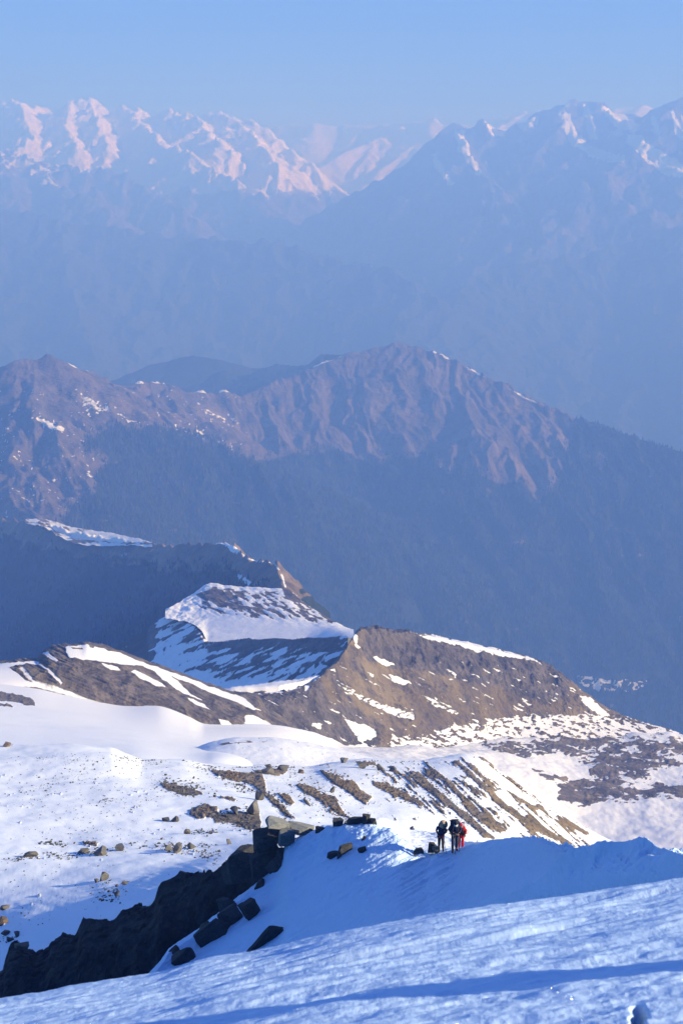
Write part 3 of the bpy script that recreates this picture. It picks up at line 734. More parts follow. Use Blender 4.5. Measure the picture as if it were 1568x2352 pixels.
pv = paint_polys(qx, qy, np.zeros(qx.shape), [([(1060, 1680), (1150, 1700), (1250, 1680), (1350, 1690), (1530, 1690), (1780, 1700), (1780, 1830), (1568, 1830), (1440, 1850), (1300, 1840), (1250, 1800), (1180, 1740), (1100, 1720)], .62, 16),
     ([(1280, 1800), (1420, 1790), (1430, 1830), (1340, 1855), (1285, 1835)], .9, 8), ([(1220, 1690), (1420, 1690), (1440, 1720), (1260, 1712)], .8, 8), ([(1380, 1735), (1470, 1745), (1568, 1790), (1568, 1830), (1450, 1830), (1370, 1790)], .8, 12), ([(1180, 1745), (1290, 1730), (1360, 1760), (1330, 1790), (1250, 1775)], -.2, 8), ([(1420, 1780), (1500, 1790), (1500, 1810), (1430, 1810)], .3, 9), ([(1490, 1770), (1568, 1760), (1568, 1800), (1500, 1790)], .0, 9),
     ([(1000, 1655), (1150, 1675), (1250, 1660), (1300, 1700), (1100, 1710), (1010, 1690)], .42, 12), ([(1350, 1650), (1500, 1672), (1520, 1685), (1380, 1680)], .45, 8), ([(780, 1690), (900, 1680), (880, 1700), (800, 1712)], .45, 8)], 12, 12, 16)
s4 = s4 - pv * (1.0 + 1.6 * fv + .6 * stv)
s4 = paint_polys(qx, qy, s4, [([(-20, 1586), (30, 1592), (62, 1600), (78, 1606), (82, 1622), (60, 1620), (35, 1612), (-20, 1608)], .1, 3), ([(-20, 1612), (25, 1618), (30, 1624), (-20, 1622)], .15, 3)], 13, 4, 7)
bas[..., 2] += 1.2 * sst(.5, .1, s4) * np.abs(fv)
grid_obj('snow_basin', bas, M_basin, {'snow': s4, 'veg': .25 + .8 * fv, 'wood': np.zeros(s4.shape)})
# ------------------------------------------------------------------ near snowfield with the streaked flank
near = loft([[(-180, 2340, 84.5), (0, 2235, 84.8), (200, 2145, 84.2), (370, 2066, 83.6), (520, 2012, 83), (650, 2010, 92), (900, 2030, 112), (1100, 2015, 130), (1340, 1975, 185), (1440, 1970, 225)],
             [(-180, 1985, 118), (0, 1975, 120), (400, 1955, 122), (700, 1905, 136), (900, 1905, 145), (1100, 1932, 160), (1240, 1935, 185), (1340, 1938, 212), (1440, 1962, 230)],
             [(-180, 1835, 150), (0, 1832, 151), (400, 1832, 156), (700, 1832, 167), (900, 1835, 182), (1100, 1835, 202), (1200, 1850, 216), (1345, 1918, 232), (1440, 1958, 235)],
             [(-180, 1705, 192), (0, 1712, 196), (128, 1712, 197), (251, 1717, 199), (292, 1732, 200), (333, 1745, 202), (410, 1745, 207), (480, 1758, 212), (560, 1764, 217), (620, 1760, 222), (700, 1765, 228), (760, 1755, 232), (850, 1747, 238), (960, 1750, 242), (1010, 1742, 246), (1062, 1735, 249), (1095, 1742, 249), (1155, 1782, 249), (1250, 1850, 248), (1345, 1909, 246), (1440, 1956, 240)]],
            -180, 1440, 1.7, [60, 90, 90], back=((6, 2), (40, 45)))
qx, qy = PJ(near)
f3 = fbm(near[..., 0] / 3.0, near[..., 1] / 3.0, 5, 31)
g3 = fbm(near[..., 0] / 11, near[..., 1] / 16, 4, 32)
w3 = sst(-180, -120, qx) * sst(1440, 1360, qx)
left3 = sst(760, 560, qx + .6 * (qy - 1800))
near[..., 2] += w3 * (left3 * (.42 * g3 + .5 * fbm(near[..., 0] / 24, near[..., 1] / 20, 3, 29) + .035 * f3 + .05 * streak(qx, qy, 8, 60, 9, 33)) + (1 - left3) * (.35 * g3 + .10 * f3))
st40 = streak(qx, qy, 41, 85, 7, 34)
st40b = streak(qx, qy, 41, 34, 5, 35)
sp = fbm(qx / 7, qy / 3.2, 4, 36)
flank = sst(-25, 25, sdp(qx, qy, [(880, 1750), (1065, 1733), (1160, 1770), (1270, 1835), (1360, 1912), (1350, 1960), (1130, 1945), (1010, 1890), (920, 1830)]))
mid3 = sst(-25, 25, sdp(qx, qy, [(500, 1765), (760, 1760), (900, 1755), (960, 1850), (1000, 1900), (900, 1890), (760, 1890), (660, 1880), (600, 1830)]))
brk = fbm(qx / 46, qy / 34, 4, 40)
finest = fbm(qx / 9, qy / 6, 4, 48)
s3 = 1.0 - flank * (.34 + 1.5 * st40 * (1 + brk) + .4 * st40b + .55 * brk + .4 * finest) - mid3 * (.12 + .7 * st40b + .45 * st40 + .5 * brk + .35 * finest)
tr = lambda pts, dx=0, dy=0: [(x + dx, y + dy) for x, y in pts]
brown3 = [([(480, 1775), (517, 1774), (600, 1778), (608, 1790), (612, 1815), (590, 1808), (560, 1796), (500, 1785)], .1, 3), ([(735, 1772), (762, 1775), (790, 1792), (815, 1798), (830, 1815), (852, 1832), (840, 1850), (815, 1832), (790, 1815), (762, 1798)], .15, 4),
          ([(675, 1800), (700, 1800), (740, 1825), (770, 1830), (785, 1860), (812, 1887), (780, 1872), (750, 1850), (720, 1832), (690, 1816)], .2, 4), ([(852, 1792), (880, 1798), (915, 1812), (962, 1842), (950, 1846), (900, 1826), (860, 1806)], .15, 4),
          ([(636, 1820), (660, 1825), (678, 1842), (670, 1850), (650, 1838)], .15, 3), ([(1092, 1738), (1154, 1750), (1210, 1766), (1256, 1810), (1270, 1830), (1256, 1842), (1210, 1816), (1150, 1772)], .15, 4),
          ([(941, 1774), (960, 1775), (1030, 1835), (1085, 1880), (1133, 1928), (1110, 1925), (1050, 1870), (985, 1820)], .15, 3), ([(1000, 1780), (1015, 1778), (1090, 1850), (1160, 1905), (1150, 1910), (1080, 1860)], .15, 3),
          ([(1052, 1758), (1075, 1770), (1170, 1850), (1240, 1905), (1230, 1910), (1150, 1855)], .15, 3), ([(1164, 1800), (1200, 1830), (1236, 1861), (1222, 1862), (1180, 1828)], .15, 3), ([(1205, 1880), (1260, 1905), (1325, 1944), (1310, 1946), (1240, 1912)], .15, 3), ([(1277, 1874), (1320, 1895), (1356, 1916), (1345, 1918), (1300, 1898)], .15, 3),
          ([(1075, 1745), (1100, 1748), (1180, 1808), (1240, 1845), (1220, 1850), (1130, 1792)], 1.0, 4), ([(1035, 1750), (1055, 1745), (1060, 1760), (1040, 1762)], .2, 3),
          ([(440, 1858), (475, 1852), (502, 1862), (490, 1878), (450, 1882), (436, 1872)], .1, 3), ([(487, 1870), (540, 1866), (600, 1866), (604, 1905), (575, 1908), (540, 1892), (490, 1892)], .4, 6), ([(190, 1930), (226, 1934), (222, 1940), (196, 1938)], .1, 3), ([(505, 1833), (545, 1840), (540, 1846), (508, 1840)], .1, 3),
          ([(365, 1790), (420, 1800), (470, 1818), (468, 1830), (420, 1832), (372, 1812)], .42, 7), ([(580, 1790), (612, 1815), (650, 1850), (678, 1880), (660, 1880), (628, 1850), (600, 1822)], .3, 4), ([(-20, 2108), (12, 2108), (18, 2118), (8, 2126), (-20, 2124)], .1, 3),
          ([(580, 1768), (640, 1765), (660, 1772), (650, 1782), (590, 1780)], .3, 5), ([(820, 1752), (860, 1750), (865, 1758), (825, 1760)], .15, 3)]
s3 = paint_polys(qx, qy, s3, brown3, 14, 4.5, 7, 38, 3)
s3 = s3 - .75 * sst(.34, .5, sp) * (1 - sst(640, 900, qx) * (1 - mid3)) * sst(-.1, .3, fbm(qx / 90, qy / 30, 3, 37))
rk3 = sst(.55, .2, s3) * w3
near[..., 2] += rk3 * (.12 + .30 * np.abs(f3) + .35 * fbm(near[..., 0] / .8, near[..., 1] / .8, 4, 38))
v3 = .35 + .7 * fbm(qx / 30, qy / 20, 3, 39) + .45 * sst(1060, 1200, qx) + .3 * mid3
grid_obj('snowfield', near, M_snowf, {'snow': s3, 'veg': v3, 'wood': np.zeros(s3.shape)})
near_q = (qx, qy)

# low mound on the basin, its left end in shade
kn = loft([[(400, 1775, 262), (520, 1775, 262), (640, 1775, 268), (860, 1775, 280)], [(400, 1755, 285), (470, 1750, 284), (540, 1748, 285), (640, 1748, 290), (760, 1755, 300), (860, 1765, 300)],
           [(400, 1750, 300), (415, 1744, 303), (440, 1733, 305), (470, 1719, 306), (510, 1708, 307), (545, 1703, 308), (620, 1703, 310), (690, 1712, 312), (760, 1726, 314), (860, 1752, 312)]], 400, 860, 1.6, 40, back=((8, 2), (25, 30)))
qx, qy = PJ(kn)
fk = fbm(kn[..., 0] / 2.5, kn[..., 1] / 2.5, 4, 46)
kn[..., 2] += .15 * fk
sk = 1.0 - .8 * sst(.30, .5, fbm(qx / 8, qy / 3, 4, 47)) * sst(500, 560, qx) - .7 * sst(5, 1, sdl(qx, qy, [(500, 1712), (545, 1704), (620, 1704)])) * sst(-.2, .2, fk)
grid_obj('snow_mound', kn, M_snowf, {'snow': sk, 'veg': .3 + fk, 'wood': np.zeros(sk.shape)})

# ------------------------------------------------------------------ the shaded ridge slope the walkers stand on
def snow_mat(name, S, bump, grain=0.0, glint=0.0):
    m, n, l, b = mat(name)
    tc = n.new('ShaderNodeTexCoord')
    obj = tc.outputs['Object']
    n1 = noise_node(n, l, 1 / S, 8, .62, obj)
    mp = n.new('ShaderNodeMapping')
    mp.inputs['Rotation'].default_value = (0, 0, R(-35))
    mp.inputs['Scale'].default_value = (1, .22, 1)
    l.new(obj, mp.inputs['Vector'])
    n2 = noise_node(n, l, 3.2 / S, 5, .6, mp.outputs[0])
    l.new(mixc(n, l, n1, (.62, .78, .94), (.70, .83, .95)), b.inputs['Base Color'])  # blue of the shade is put into the snow's base colour
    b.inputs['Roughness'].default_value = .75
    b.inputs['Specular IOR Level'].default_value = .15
    h = mth(n, l, 'ADD', mth(n, l, 'MULTIPLY', n1, .6), mth(n, l, 'MULTIPLY', n2, .5))
    if grain:
        h = mth(n, l, 'ADD', h, mth(n, l, 'MULTIPLY', noise_node(n, l, grain, 3, .7, obj), .12))
    bp = n.new('ShaderNodeBump')
    bp.inputs['Strength'].default_value = bump
    bp.inputs['Distance'].default_value = S * .5
    l.new(h, bp.inputs['Height'])
    l.new(bp.outputs[0], b.inputs['Normal'])
    if glint:
        v = n.new('ShaderNodeTexVoronoi')
        v.inputs['Scale'].default_value = glint
        l.new(obj, v.inputs['Vector'])
        sub = n.new('ShaderNodeVectorMath'); sub.operation = 'SUBTRACT'
        l.new(v.outputs['Color'], sub.inputs[0]); sub.inputs[1].default_value = (.5, .5, .2)
        nm = n.new('ShaderNodeVectorMath'); nm.operation = 'NORMALIZE'
        l.new(sub.outputs[0], nm.inputs[0])
        g = n.new('ShaderNodeBsdfGlossy')
        g.inputs['Roughness'].default_value = .12
        l.new(nm.outputs[0], g.inputs['Normal'])
        mx = n.new('ShaderNodeMixShader')
        l.new(mth(n, l, 'MULTIPLY', mth(n, l, 'LESS_THAN', v.outputs['Distance'], .22), .16), mx.inputs[0])
        l.new(b.outputs[0], mx.inputs[1]); l.new(g.outputs[0], mx.inputs[2])
        l.new(mx.outputs[0], n['Material Output'].inputs['Surface'])
    return m
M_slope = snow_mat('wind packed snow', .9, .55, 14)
c1 = [(330, 2262, 67), (352, 2238, 68), (372, 2216, 69), (388, 2192, 70), (440, 2154, 71.5), (468, 2134, 72), (524, 2087, 73), (576, 2047, 74), (610, 2018, 74.6), (634, 1994, 75), (648, 1962, 75.5), (662, 1938, 75.5), (690, 1926, 75.3), (720, 1913, 75), (745, 1904, 74.6), (765, 1900, 74.3), (800, 1898, 73.6), (850, 1896, 73), (880, 1902, 72.5), (898, 1911, 71.8), (915, 1924, 71), (935, 1942, 70.4), (955, 1956, 70), (975, 1963, 69.6), (1000, 1960, 69.3), (1040, 1957, 69), (1065, 1952, 68), (1090, 1946, 65), (1120, 1941, 62), (1180, 1931, 55.5), (1210, 1932, 52.5), (1240, 1937, 49), (1300, 1955, 43), (1340, 1961, 40), (1400, 1970, 36), (1450, 1978, 33), (1500, 1990, 30.5), (1568, 2012, 27), (1720, 2050, 22)]
b1 = [(330, 2300, 65), (370, 2290, 65.5), (600, 2225, 62.5), (800, 2180, 55), (1000, 2140, 46), (1300, 2095, 33), (1568, 2050, 24), (1720, 2065, 20)]
xs1 = sorted(set([c[0] for c in c1] + [b[0] for b in b1]))
cy, cY = pch([c[0] for c in c1], [c[1] for c in c1], xs1), pch([c[0] for c in c1], [c[2] for c in c1], xs1)
by, bY = pch([c[0] for c in b1], [c[1] for c in b1], xs1), pch([c[0] for c in b1], [c[2] for c in b1], xs1)
slope = loft([list(zip(xs1, by, bY)), list(zip(xs1, by + (cy - by) * .5, bY + (cY - bY) * .56)), list(zip(xs1, by + (cy - by) * .86, bY + (cY - bY) * .90)), list(zip(xs1, cy, cY))],
             330, 1720, 1.5, [70, 70, 40], back=((1.2, .35), (5, 5)))
qx, qy = PJ(slope)
sl = streak(qx, qy, -30, 120, 10, 21)
sl2 = streak(qx, qy, -14, 40, 4, 22)
wS = sst(330, 380, qx)
lumps = fbm(slope[..., 0] / .9, slope[..., 1] / 1.6, 5, 23)
cliffside = sst(950, 820, qx)
top = sst(34, 6, qy - pch([c[0] for c in c1], [c[1] for c in c1], qx))
slope[..., 2] += wS * (.13 * sl + .035 * sl2 + (.05 + .12 * cliffside * sst(1990, 1930, qy)) * lumps + .34 * top * sst(1190, 1250, qx) * sst(1420, 1350, qx) * np.maximum(lumps + .1, -.1))
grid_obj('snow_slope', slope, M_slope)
slope_q = (qx, qy)
# nearer fold of the same ridge, with a sunlit lip
fold = loft([[(940, 2215, 45), (960, 2195, 43.5), (1100, 2160, 36.5), (1300, 2115, 30), (1568, 2065, 24), (1720, 2050, 20.5)], [(940, 2185, 44.6), (960, 2170, 43.6), (1100, 2122, 37), (1300, 2050, 30.2), (1568, 2032, 24), (1720, 2045, 21)],
             [(940, 2165, 45), (960, 2153, 44), (1000, 2132, 42.2), (1060, 2104, 39.4), (1100, 2087, 37.6), (1150, 2063, 35.6), (1200, 2038, 33.8), (1260, 2011, 32.2), (1300, 1992, 31.2), (1345, 1975, 30.4), (1400, 1967, 29.6), (1440, 1965, 29), (1480, 1973, 28.2), (1520, 1987, 27), (1568, 2006, 25.6), (1720, 2045, 22)]],
            940, 1720, 1.5, [60, 60], back=((.9, .22), (4, 3.6)))
qx, qy = PJ(fold)
lf = fbm(fold[..., 0] / .6, fold[..., 1] / .9, 5, 25)
tf = sst(60, 10, qy - pch([1260, 1300, 1345, 1400, 1440, 1480, 1568], [2011, 1992, 1975, 1967, 1965, 1973, 2006], qx)) * sst(1240, 1320, qx)
fold[..., 2] += sst(940, 1000, qx) * (.035 * lf + .03 * streak(qx, qy, 10, 50, 5, 26)) + .22 * tf * np.maximum(lf, -.15) + .38 * np.exp(-((qy - pch([1000, 1100, 1200, 1260, 1300, 1345, 1400, 1440, 1480, 1568], [2132, 2087, 2038, 2011, 1992, 1975, 1967, 1965, 1973, 2006], qx)) / 9) ** 2) * sst(1230, 1290, qx)
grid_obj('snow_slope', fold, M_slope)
# trodden snow behind the walkers
tread = loft([[(850, 1935, 76), (900, 1945, 74.5), (930, 1962, 72.4), (960, 1972, 70.6), (1000, 1970, 69.9), (1060, 1966, 69.4), (1120, 1962, 66)], [(850, 1915, 78), (900, 1922, 77.5), (960, 1942, 75.5), (1000, 1950, 74), (1060, 1956, 72), (1120, 1955, 68)],
              [(850, 1893, 79), (880, 1889, 82), (905, 1899, 84), (930, 1914, 85), (960, 1918, 85), (1000, 1924, 83), (1060, 1945, 77), (1120, 1950, 70)]], 850, 1120, 1.2, 50, back=((3, 1), (12, 12)))
lt = fbm(tread[..., 0] / .5, tread[..., 1] / .7, 5, 27)
tread[..., 2] += .10 * lt + .08 * np.minimum(fbm(tread[..., 0] / 1.1, tread[..., 1] / 1.1, 2, 28), 0)
grid_obj('snow_path', tread, M_snowf, {'snow': np.ones(tread.shape[:2]), 'veg': np.zeros(tread.shape[:2]), 'wood': np.zeros(tread.shape[:2])})

# ------------------------------------------------------------------ the snow at the photographer's feet
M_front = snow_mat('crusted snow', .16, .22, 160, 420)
fr = loft([[(-220, 2470, 4.3), (0, 2450, 4.1), (400, 2440, 3.7), (800, 2430, 3.35), (1200, 2430, 3.08), (1568, 2430, 2.88), (2300, 2430, 2.6)],
           [(-220, 2390, 5.4), (0, 2350, 5.3), (400, 2297, 5.05), (800, 2245, 4.8), (1200, 2205, 4.65), (1568, 2165, 4.55), (2300, 2090, 4.4)],
           [(-220, 2350, 6.9), (0, 2306, 6.8), (100, 2289, 6.75), (230, 2268, 6.7), (350, 2246, 6.65), (450, 2217, 6.6), (600, 2191, 6.55), (800, 2142, 6.5), (1000, 2102, 6.5), (1300, 2062, 6.45), (1568, 2022, 6.4), (1800, 1990, 6.3), (2300, 1930, 6.1)]],
          -220, 2300, 2.0, [170, 170], back=((.5, .25), (3, 3.5)))
X, Y = fr[..., 0], fr[..., 1]
u = X * .97 + Y * .24
v = -X * .24 + Y * .97
big = fbm(u / 2.0, v / .34, 3, 16)
med = fbm(u / .6, v / .10, 4, 17)
fin = fbm(u / .09, v / .045, 4, 18)
iso = fbm(u / .30, v / .16, 4, 19)
q0x, q0y = PJ(fr)
nearer = sst(20, 190, q0y - pch([-220, 0, 350, 800, 1300, 1568, 2300], [2350, 2306, 2246, 2142, 2062, 2022, 1930], q0x))
fr[..., 2] += (.046 - .024 * nearer) * big + (.019 - .011 * nearer) * med + (.012 + .005 * nearer) * iso + .005 * nearer * fbm(u / .11, v / .08, 3, 20) + .0022 * fin
fr[..., 2] += .85 * np.exp(-((X - 2.2) / .35) ** 2 - ((Y - 3.96) / .13) ** 2)  # unseen hump past the right edge, added to cast a shadow band
qx, qy = PJ(fr)
pit = np.exp(-(((qx - 1466 + 16 * fin) / 16) ** 2 + ((qy - 2338 + 10 * med) / 24) ** 2) ** 2)
fr[..., 2] += -.05 * pit + .012 * np.maximum(fin, 0) * np.exp(-((qx - 1450) / 70) ** 2 - ((qy - 2325) / 50) ** 2)
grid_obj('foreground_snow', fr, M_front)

# ------------------------------------------------------------------ dark rock rib below the ridge
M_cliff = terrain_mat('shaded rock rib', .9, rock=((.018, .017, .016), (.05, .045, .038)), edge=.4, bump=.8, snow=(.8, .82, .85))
top2 = [(-180, 2330, 84), (0, 2240, 83), (8, 2236, 83), (14, 2205, 83), (24, 2179, 83), (44, 2168, 83), (66, 2178, 82.6), (88, 2186, 82.4), (104, 2182, 82.2), (112, 2178, 82), (121, 2164, 82), (139, 2161, 81.8), (146, 2149, 81.8), (175, 2151, 81.4), (185, 2130, 81.2), (194, 2114, 81), (230, 2110, 80.6), (266, 2107, 80.2), (279, 2093, 80), (300, 2089, 80), (334, 2083, 79.8), (356, 2066, 79.6), (364, 2040, 79.5), (372, 2030, 79.5), (423, 2016, 79), (470, 2003, 78.4), (511, 1994, 78), (519, 1988, 78), (530, 1982, 78), (560, 1968, 78), (600, 1968, 78), (640, 1985, 77.6), (680, 2000, 77)]
foot2 = [(-180, 2420, 76), (0, 2330, 76), (350, 2275, 73), (440, 2190, 74.5), (524, 2120, 75.5), (600, 2060, 76), (640, 2020, 76.4), (680, 1980, 76)]
xs2 = [c[0] for c in top2]
fy, fY = pch([c[0] for c in foot2], [c[1] for c in foot2], xs2), pch([c[0] for c in foot2], [c[2] for c in foot2], xs2)
ty, tY = np.array([c[1] for c in top2], float), np.array([c[2] for c in top2], float)
rib = loft([list(zip(xs2, fy, fY)), list(zip(xs2, fy + (ty - fy) * .55, fY + (tY - fY) * .35)), list(zip(xs2, ty, tY))], -180, 680, 1.3, [90, 90], back=((1.2, .6), (8, 14)))
qx, qy = PJ(rib)
rr = rid(rib[..., 0] / 2.6, rib[..., 2] / 3.4, 5, 56) - .5
blk = fbm(np.floor(rib[..., 0] / .7 + .4 * rr), np.floor(rib[..., 2] / .9 + rr), 2, 57)
rib[..., 1] -= 1.1 * rr + .35 * blk
rib[..., 2] += .25 * fbm(rib[..., 0] / .8, rib[..., 1] / .8, 4, 58) + .15 * blk + .45 * np.round(2.2 * fbm(rib[..., 0] / 1.6, rib[..., 1] / 1.6, 3, 60)) / 2.2
s2 = .05 + .22 * fbm(rib[..., 0] / .5, rib[..., 2] / .5, 5, 59) * sst(480, 560, qx) * sst(1940, 1960, qy)
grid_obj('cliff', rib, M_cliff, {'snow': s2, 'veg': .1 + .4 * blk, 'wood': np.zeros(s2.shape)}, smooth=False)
# ------------------------------------------------------------------ the wood on the mountain
def forest_mesh(name, P, at, want, hgt, seed, label):
    rng = np.random.default_rng(seed)
    qx, qy = PJ(P)
    w = at['wood'] * want(qx, qy)
    # weight the grid cells by the area they fill in the picture so the wood is evenly dense
    ax = np.abs(np.gradient(qx, axis=0) * np.gradient(qy, axis=1))
    p = (w * np.clip(ax, 0, 12)).ravel()
    n = int(want.count)
    idx = rng.choice(len(p), n, p=p / p.sum())
    base = P.reshape(-1, 3)[idx] + np.stack([rng.normal(0, 2, n), rng.normal(0, 3, n), np.zeros(n) - 1.0], 1)
    h = hgt * rng.uniform(.5, 1.25, n)
    r = h * rng.uniform(.17, .26, n)
    k = 5
    ang = np.linspace(0, 2 * np.pi, k, endpoint=False)
    V = np.zeros((n, 2 * k + 1, 3))
    rot = rng.uniform(0, 6.28, n)[:, None]
    for t, (rr_, zz) in enumerate(((1.0, .12), (.55, .55))):
        V[:, t * k:(t + 1) * k, 0] = base[:, 0, None] + np.cos(ang + rot) * r[:, None] * rr_ * rng.uniform(.7, 1.2, (n, k))
        V[:, t * k:(t + 1) * k, 1] = base[:, 1, None] + np.sin(ang + rot) * r[:, None] * rr_ * rng.uniform(.7, 1.2, (n, k))
        V[:, t * k:(t + 1) * k, 2] = base[:, 2, None] + h[:, None] * zz
    V[:, 2 * k] = base + np.stack([0 * h, 0 * h, h], 1)
    f = []
    for i in range(k):
        j = (i + 1) % k
        f += [(i, j, k + j), (i, k + j, k + i), (k + i, k + j, 2 * k)]
    f = np.array(f)
    faces = (np.arange(n)[:, None, None] * (2 * k + 1) + f[None]).reshape(-1, 3)
    o = mesh_obj(name, V.reshape(-1, 3), faces, M_tree, {'tone': np.repeat(rng.uniform(0, 1, n), 2 * k + 1)}, 'stuff', False)
    o['label'] = label
    return o
M_tree, n_, l_, b_ = mat('conifer needles')
a_ = n_.new('ShaderNodeAttribute')
a_.attribute_name = 'tone'
l_.new(ramp(n_, l_, a_.outputs['Fac'], [(0, (.012, .02, .014)), (.6, (.03, .048, .03)), (.9, (.06, .07, .045)), (1, (.10, .085, .06))]), b_.inputs['Base Color'])
at9 = {}
me9 = o9.data
w9 = np.zeros(len(me9.vertices), np.float32)
me9.attributes['wood'].data.foreach_get('value', w9)
at9['wood'] = w9.reshape(P9.shape[:2])
def want9(qx, qy):
    return (.10 + sst(-.4, .2, fbm(qx / 70, qy / 28, 5, 6))) * ((qx > -40) & (qx < 1620) & (qy > 960) & (qy < 1720) & ~((qy > 1545 + .0 * qx) & (qy < 1592) & (qx > 1310) & (qx < 1490) & (fbm(qx / 30, qy / 8, 3, 5) > -.25)))
want9.count = 52000
forest_mesh('forest', P9, at9, want9, 11.5, 2, 'dark conifer wood covering the lower slopes of the brown mountain')

w8 = np.zeros(len(o8.data.vertices), np.float32)
o8.data.attributes['wood'].data.foreach_get('value', w8)
def want8(qx, qy):
    return (qx > -20) & (qx < 640) & (qy > 1200) & (qy < 1560)
want8.count = 11000
forest_mesh('forest', P8, {'wood': w8.reshape(P8.shape[:2])}, want8, 7.0, 3, 'dark wood on the shaded side of the left ridge')

# ------------------------------------------------------------------ rocks
def rock_mesh(name, seed, dims=(1, 1, 1), pts=14, cuts=2, rough=.05, flat=False):
    """an angular block: the hull of a few points, subdivided and roughened; about 1 unit across, standing on z = 0"""
    rng = random.Random(seed)
    bm = bmesh.new()
    for i in range(pts):
        v = Vector((rng.gauss(0, 1), rng.gauss(0, 1), rng.gauss(0, 1))).normalized()
        e = .78
        v = Vector([math.copysign(abs(c) ** e, c) for c in v])
        bm.verts.new(v * rng.uniform(.8, 1.0) * .5)
    bmesh.ops.convex_hull(bm, input=bm.verts)
    bmesh.ops.delete(bm, geom=[v for v in bm.verts if not v.link_faces], context='VERTS')
    bmesh.ops.bevel(bm, geom=bm.edges[:], offset=.02, segments=1, affect='EDGES', clamp_overlap=True)
    bmesh.ops.triangulate(bm, faces=bm.faces[:])
    if cuts:
        bmesh.ops.subdivide_edges(bm, edges=bm.edges[:], cuts=cuts, use_grid_fill=True)
    bm.normal_update()
    co = np.array([v.co[:] for v in bm.verts])
    nn = np.array([v.normal[:] for v in bm.verts])
    d = fbm(co[:, 0] * 4 + seed, co[:, 1] * 4 + co[:, 2] * 3.1, 4, seed) * rough + .6 * rough * fbm(co[:, 1] * 9, co[:, 2] * 9 + co[:, 0] * 5, 3, seed + 3)
    co = (co + nn * d[:, None]) * np.array(dims)
    co[:, 2] -= co[:, 2].min()
    for v, c in zip(bm.verts, co):
        v.co = c
    me = bpy.data.meshes.new(name)
    bm.to_mesh(me)
    bm.free()
    return me

def block_mesh(name, seed, cuts=3, rough=.03, jit=.16):
    """a broken rectangular block: a skewed box with a few corners sheared off"""
    rng = random.Random(seed)
    bm = bmesh.new()
    bmesh.ops.create_cube(bm, size=.9)
    for v in bm.verts:
        v.co += Vector((rng.uniform(-jit, jit), rng.uniform(-jit, jit), rng.uniform(-jit, jit)))
    for _ in range(4):
        n = Vector((rng.choice((-1, 1)) * rng.uniform(.3, 1), rng.choice((-1, 1)) * rng.uniform(.3, 1), rng.uniform(-.3, 1))).normalized()
        r = bmesh.ops.bisect_plane(bm, geom=bm.verts[:] + bm.edges[:] + bm.faces[:], plane_co=n * rng.uniform(.36, .5), plane_no=n, clear_outer=True)
        ed = [e for e in r['geom_cut'] if isinstance(e, bmesh.types.BMEdge)]
        if ed:
            bmesh.ops.edgeloop_fill(bm, edges=ed)
    bmesh.ops.bevel(bm, geom=bm.edges[:], offset=.018, segments=1, affect='EDGES', clamp_overlap=True)
    bmesh.ops.triangulate(bm, faces=bm.faces[:])
    bmesh.ops.subdivide_edges(bm, edges=bm.edges[:], cuts=cuts, use_grid_fill=True)
    bm.normal_update()
    co = np.array([v.co[:] for v in bm.verts])
    nn = np.array([v.normal[:] for v in bm.verts])
    d = fbm(co[:, 0] * 5 + seed, co[:, 1] * 5 + co[:, 2] * 4.1, 5, seed, .6) * rough + rough * np.round(2 * fbm(co[:, 2] * 6, co[:, 0] * 2 + co[:, 1], 2, seed + 4)) / 2
    co = co + nn * d[:, None]
    co[:, 2] -= co[:, 2].min()
    for v, c in zip(bm.verts, co):
        v.co = c
    me = bpy.data.meshes.new(name)
    bm.to_mesh(me)
    bm.free()
    return me

def rock_mat(name, lo, hi, lichen=(.33, .34, .26), amt=.12, sc=5):
    m, n, l, b = mat(name)
    tc = n.new('ShaderNodeTexCoord')
    oi = n.new('ShaderNodeObjectInfo')
    k = noise_node(n, l, sc, 8, .7, tc.outputs['Object'])
    k2 = noise_node(n, l, sc * 4, 5, .7, tc.outputs['Object'])
    c = ramp(n, l, mth(n, l, 'ADD', mth(n, l, 'MULTIPLY', k, .75), mth(n, l, 'MULTIPLY', oi.outputs['Random'], .25)), [(.3, lo), (.75, hi)])
    c = mixc(n, l, mth(n, l, 'MULTIPLY', ramp(n, l, k2, [(.56, (0, 0, 0)), (.63, (1, 1, 1))]), amt), c, lichen)
    l.new(c, b.inputs['Base Color'])
    bp = n.new('ShaderNodeBump')
    bp.inputs['Strength'].default_value = .8
    bp.inputs['Distance'].default_value = .08
    l.new(mth(n, l, 'ADD', k, mth(n, l, 'MULTIPLY', k2, .4)), bp.inputs['Height'])
    l.new(bp.outputs[0], b.inputs['Normal'])
    return m
M_dark = rock_mat('dark ridge rock', (.03, .028, .027), (.085, .08, .072))
M_pale = rock_mat('pale lichen rock', (.17, .16, .14), (.36, .345, .29), (.42, .42, .33), .4)
M_grey = rock_mat('grey snowfield rock', (.085, .078, .07), (.22, .20, .175), amt=.3)
M_rust = rock_mat('rusty brown rock', (.12, .085, .06), (.26, .185, .13), amt=.2)

def finder(P, q, step=1):
    px_, py_ = q
    def f(x, y):
        d = (px_ - x) ** 2 + (py_ - y) ** 2
        i = np.unravel_index(np.argmin(d), d.shape)
        return P[i]
    return f
nf = int(241)
on_near = finder(near[:, :nf], (near_q[0][:, :nf], near_q[1][:, :nf]))
ns_ = 181
on_slope_p = finder(slope[:, :ns_], (slope_q[0][:, :ns_], slope_q[1][:, :ns_]))
knq = PJ(kn)
on_mound = finder(kn[:, :81], (knq[0][:, :81], knq[1][:, :81]))

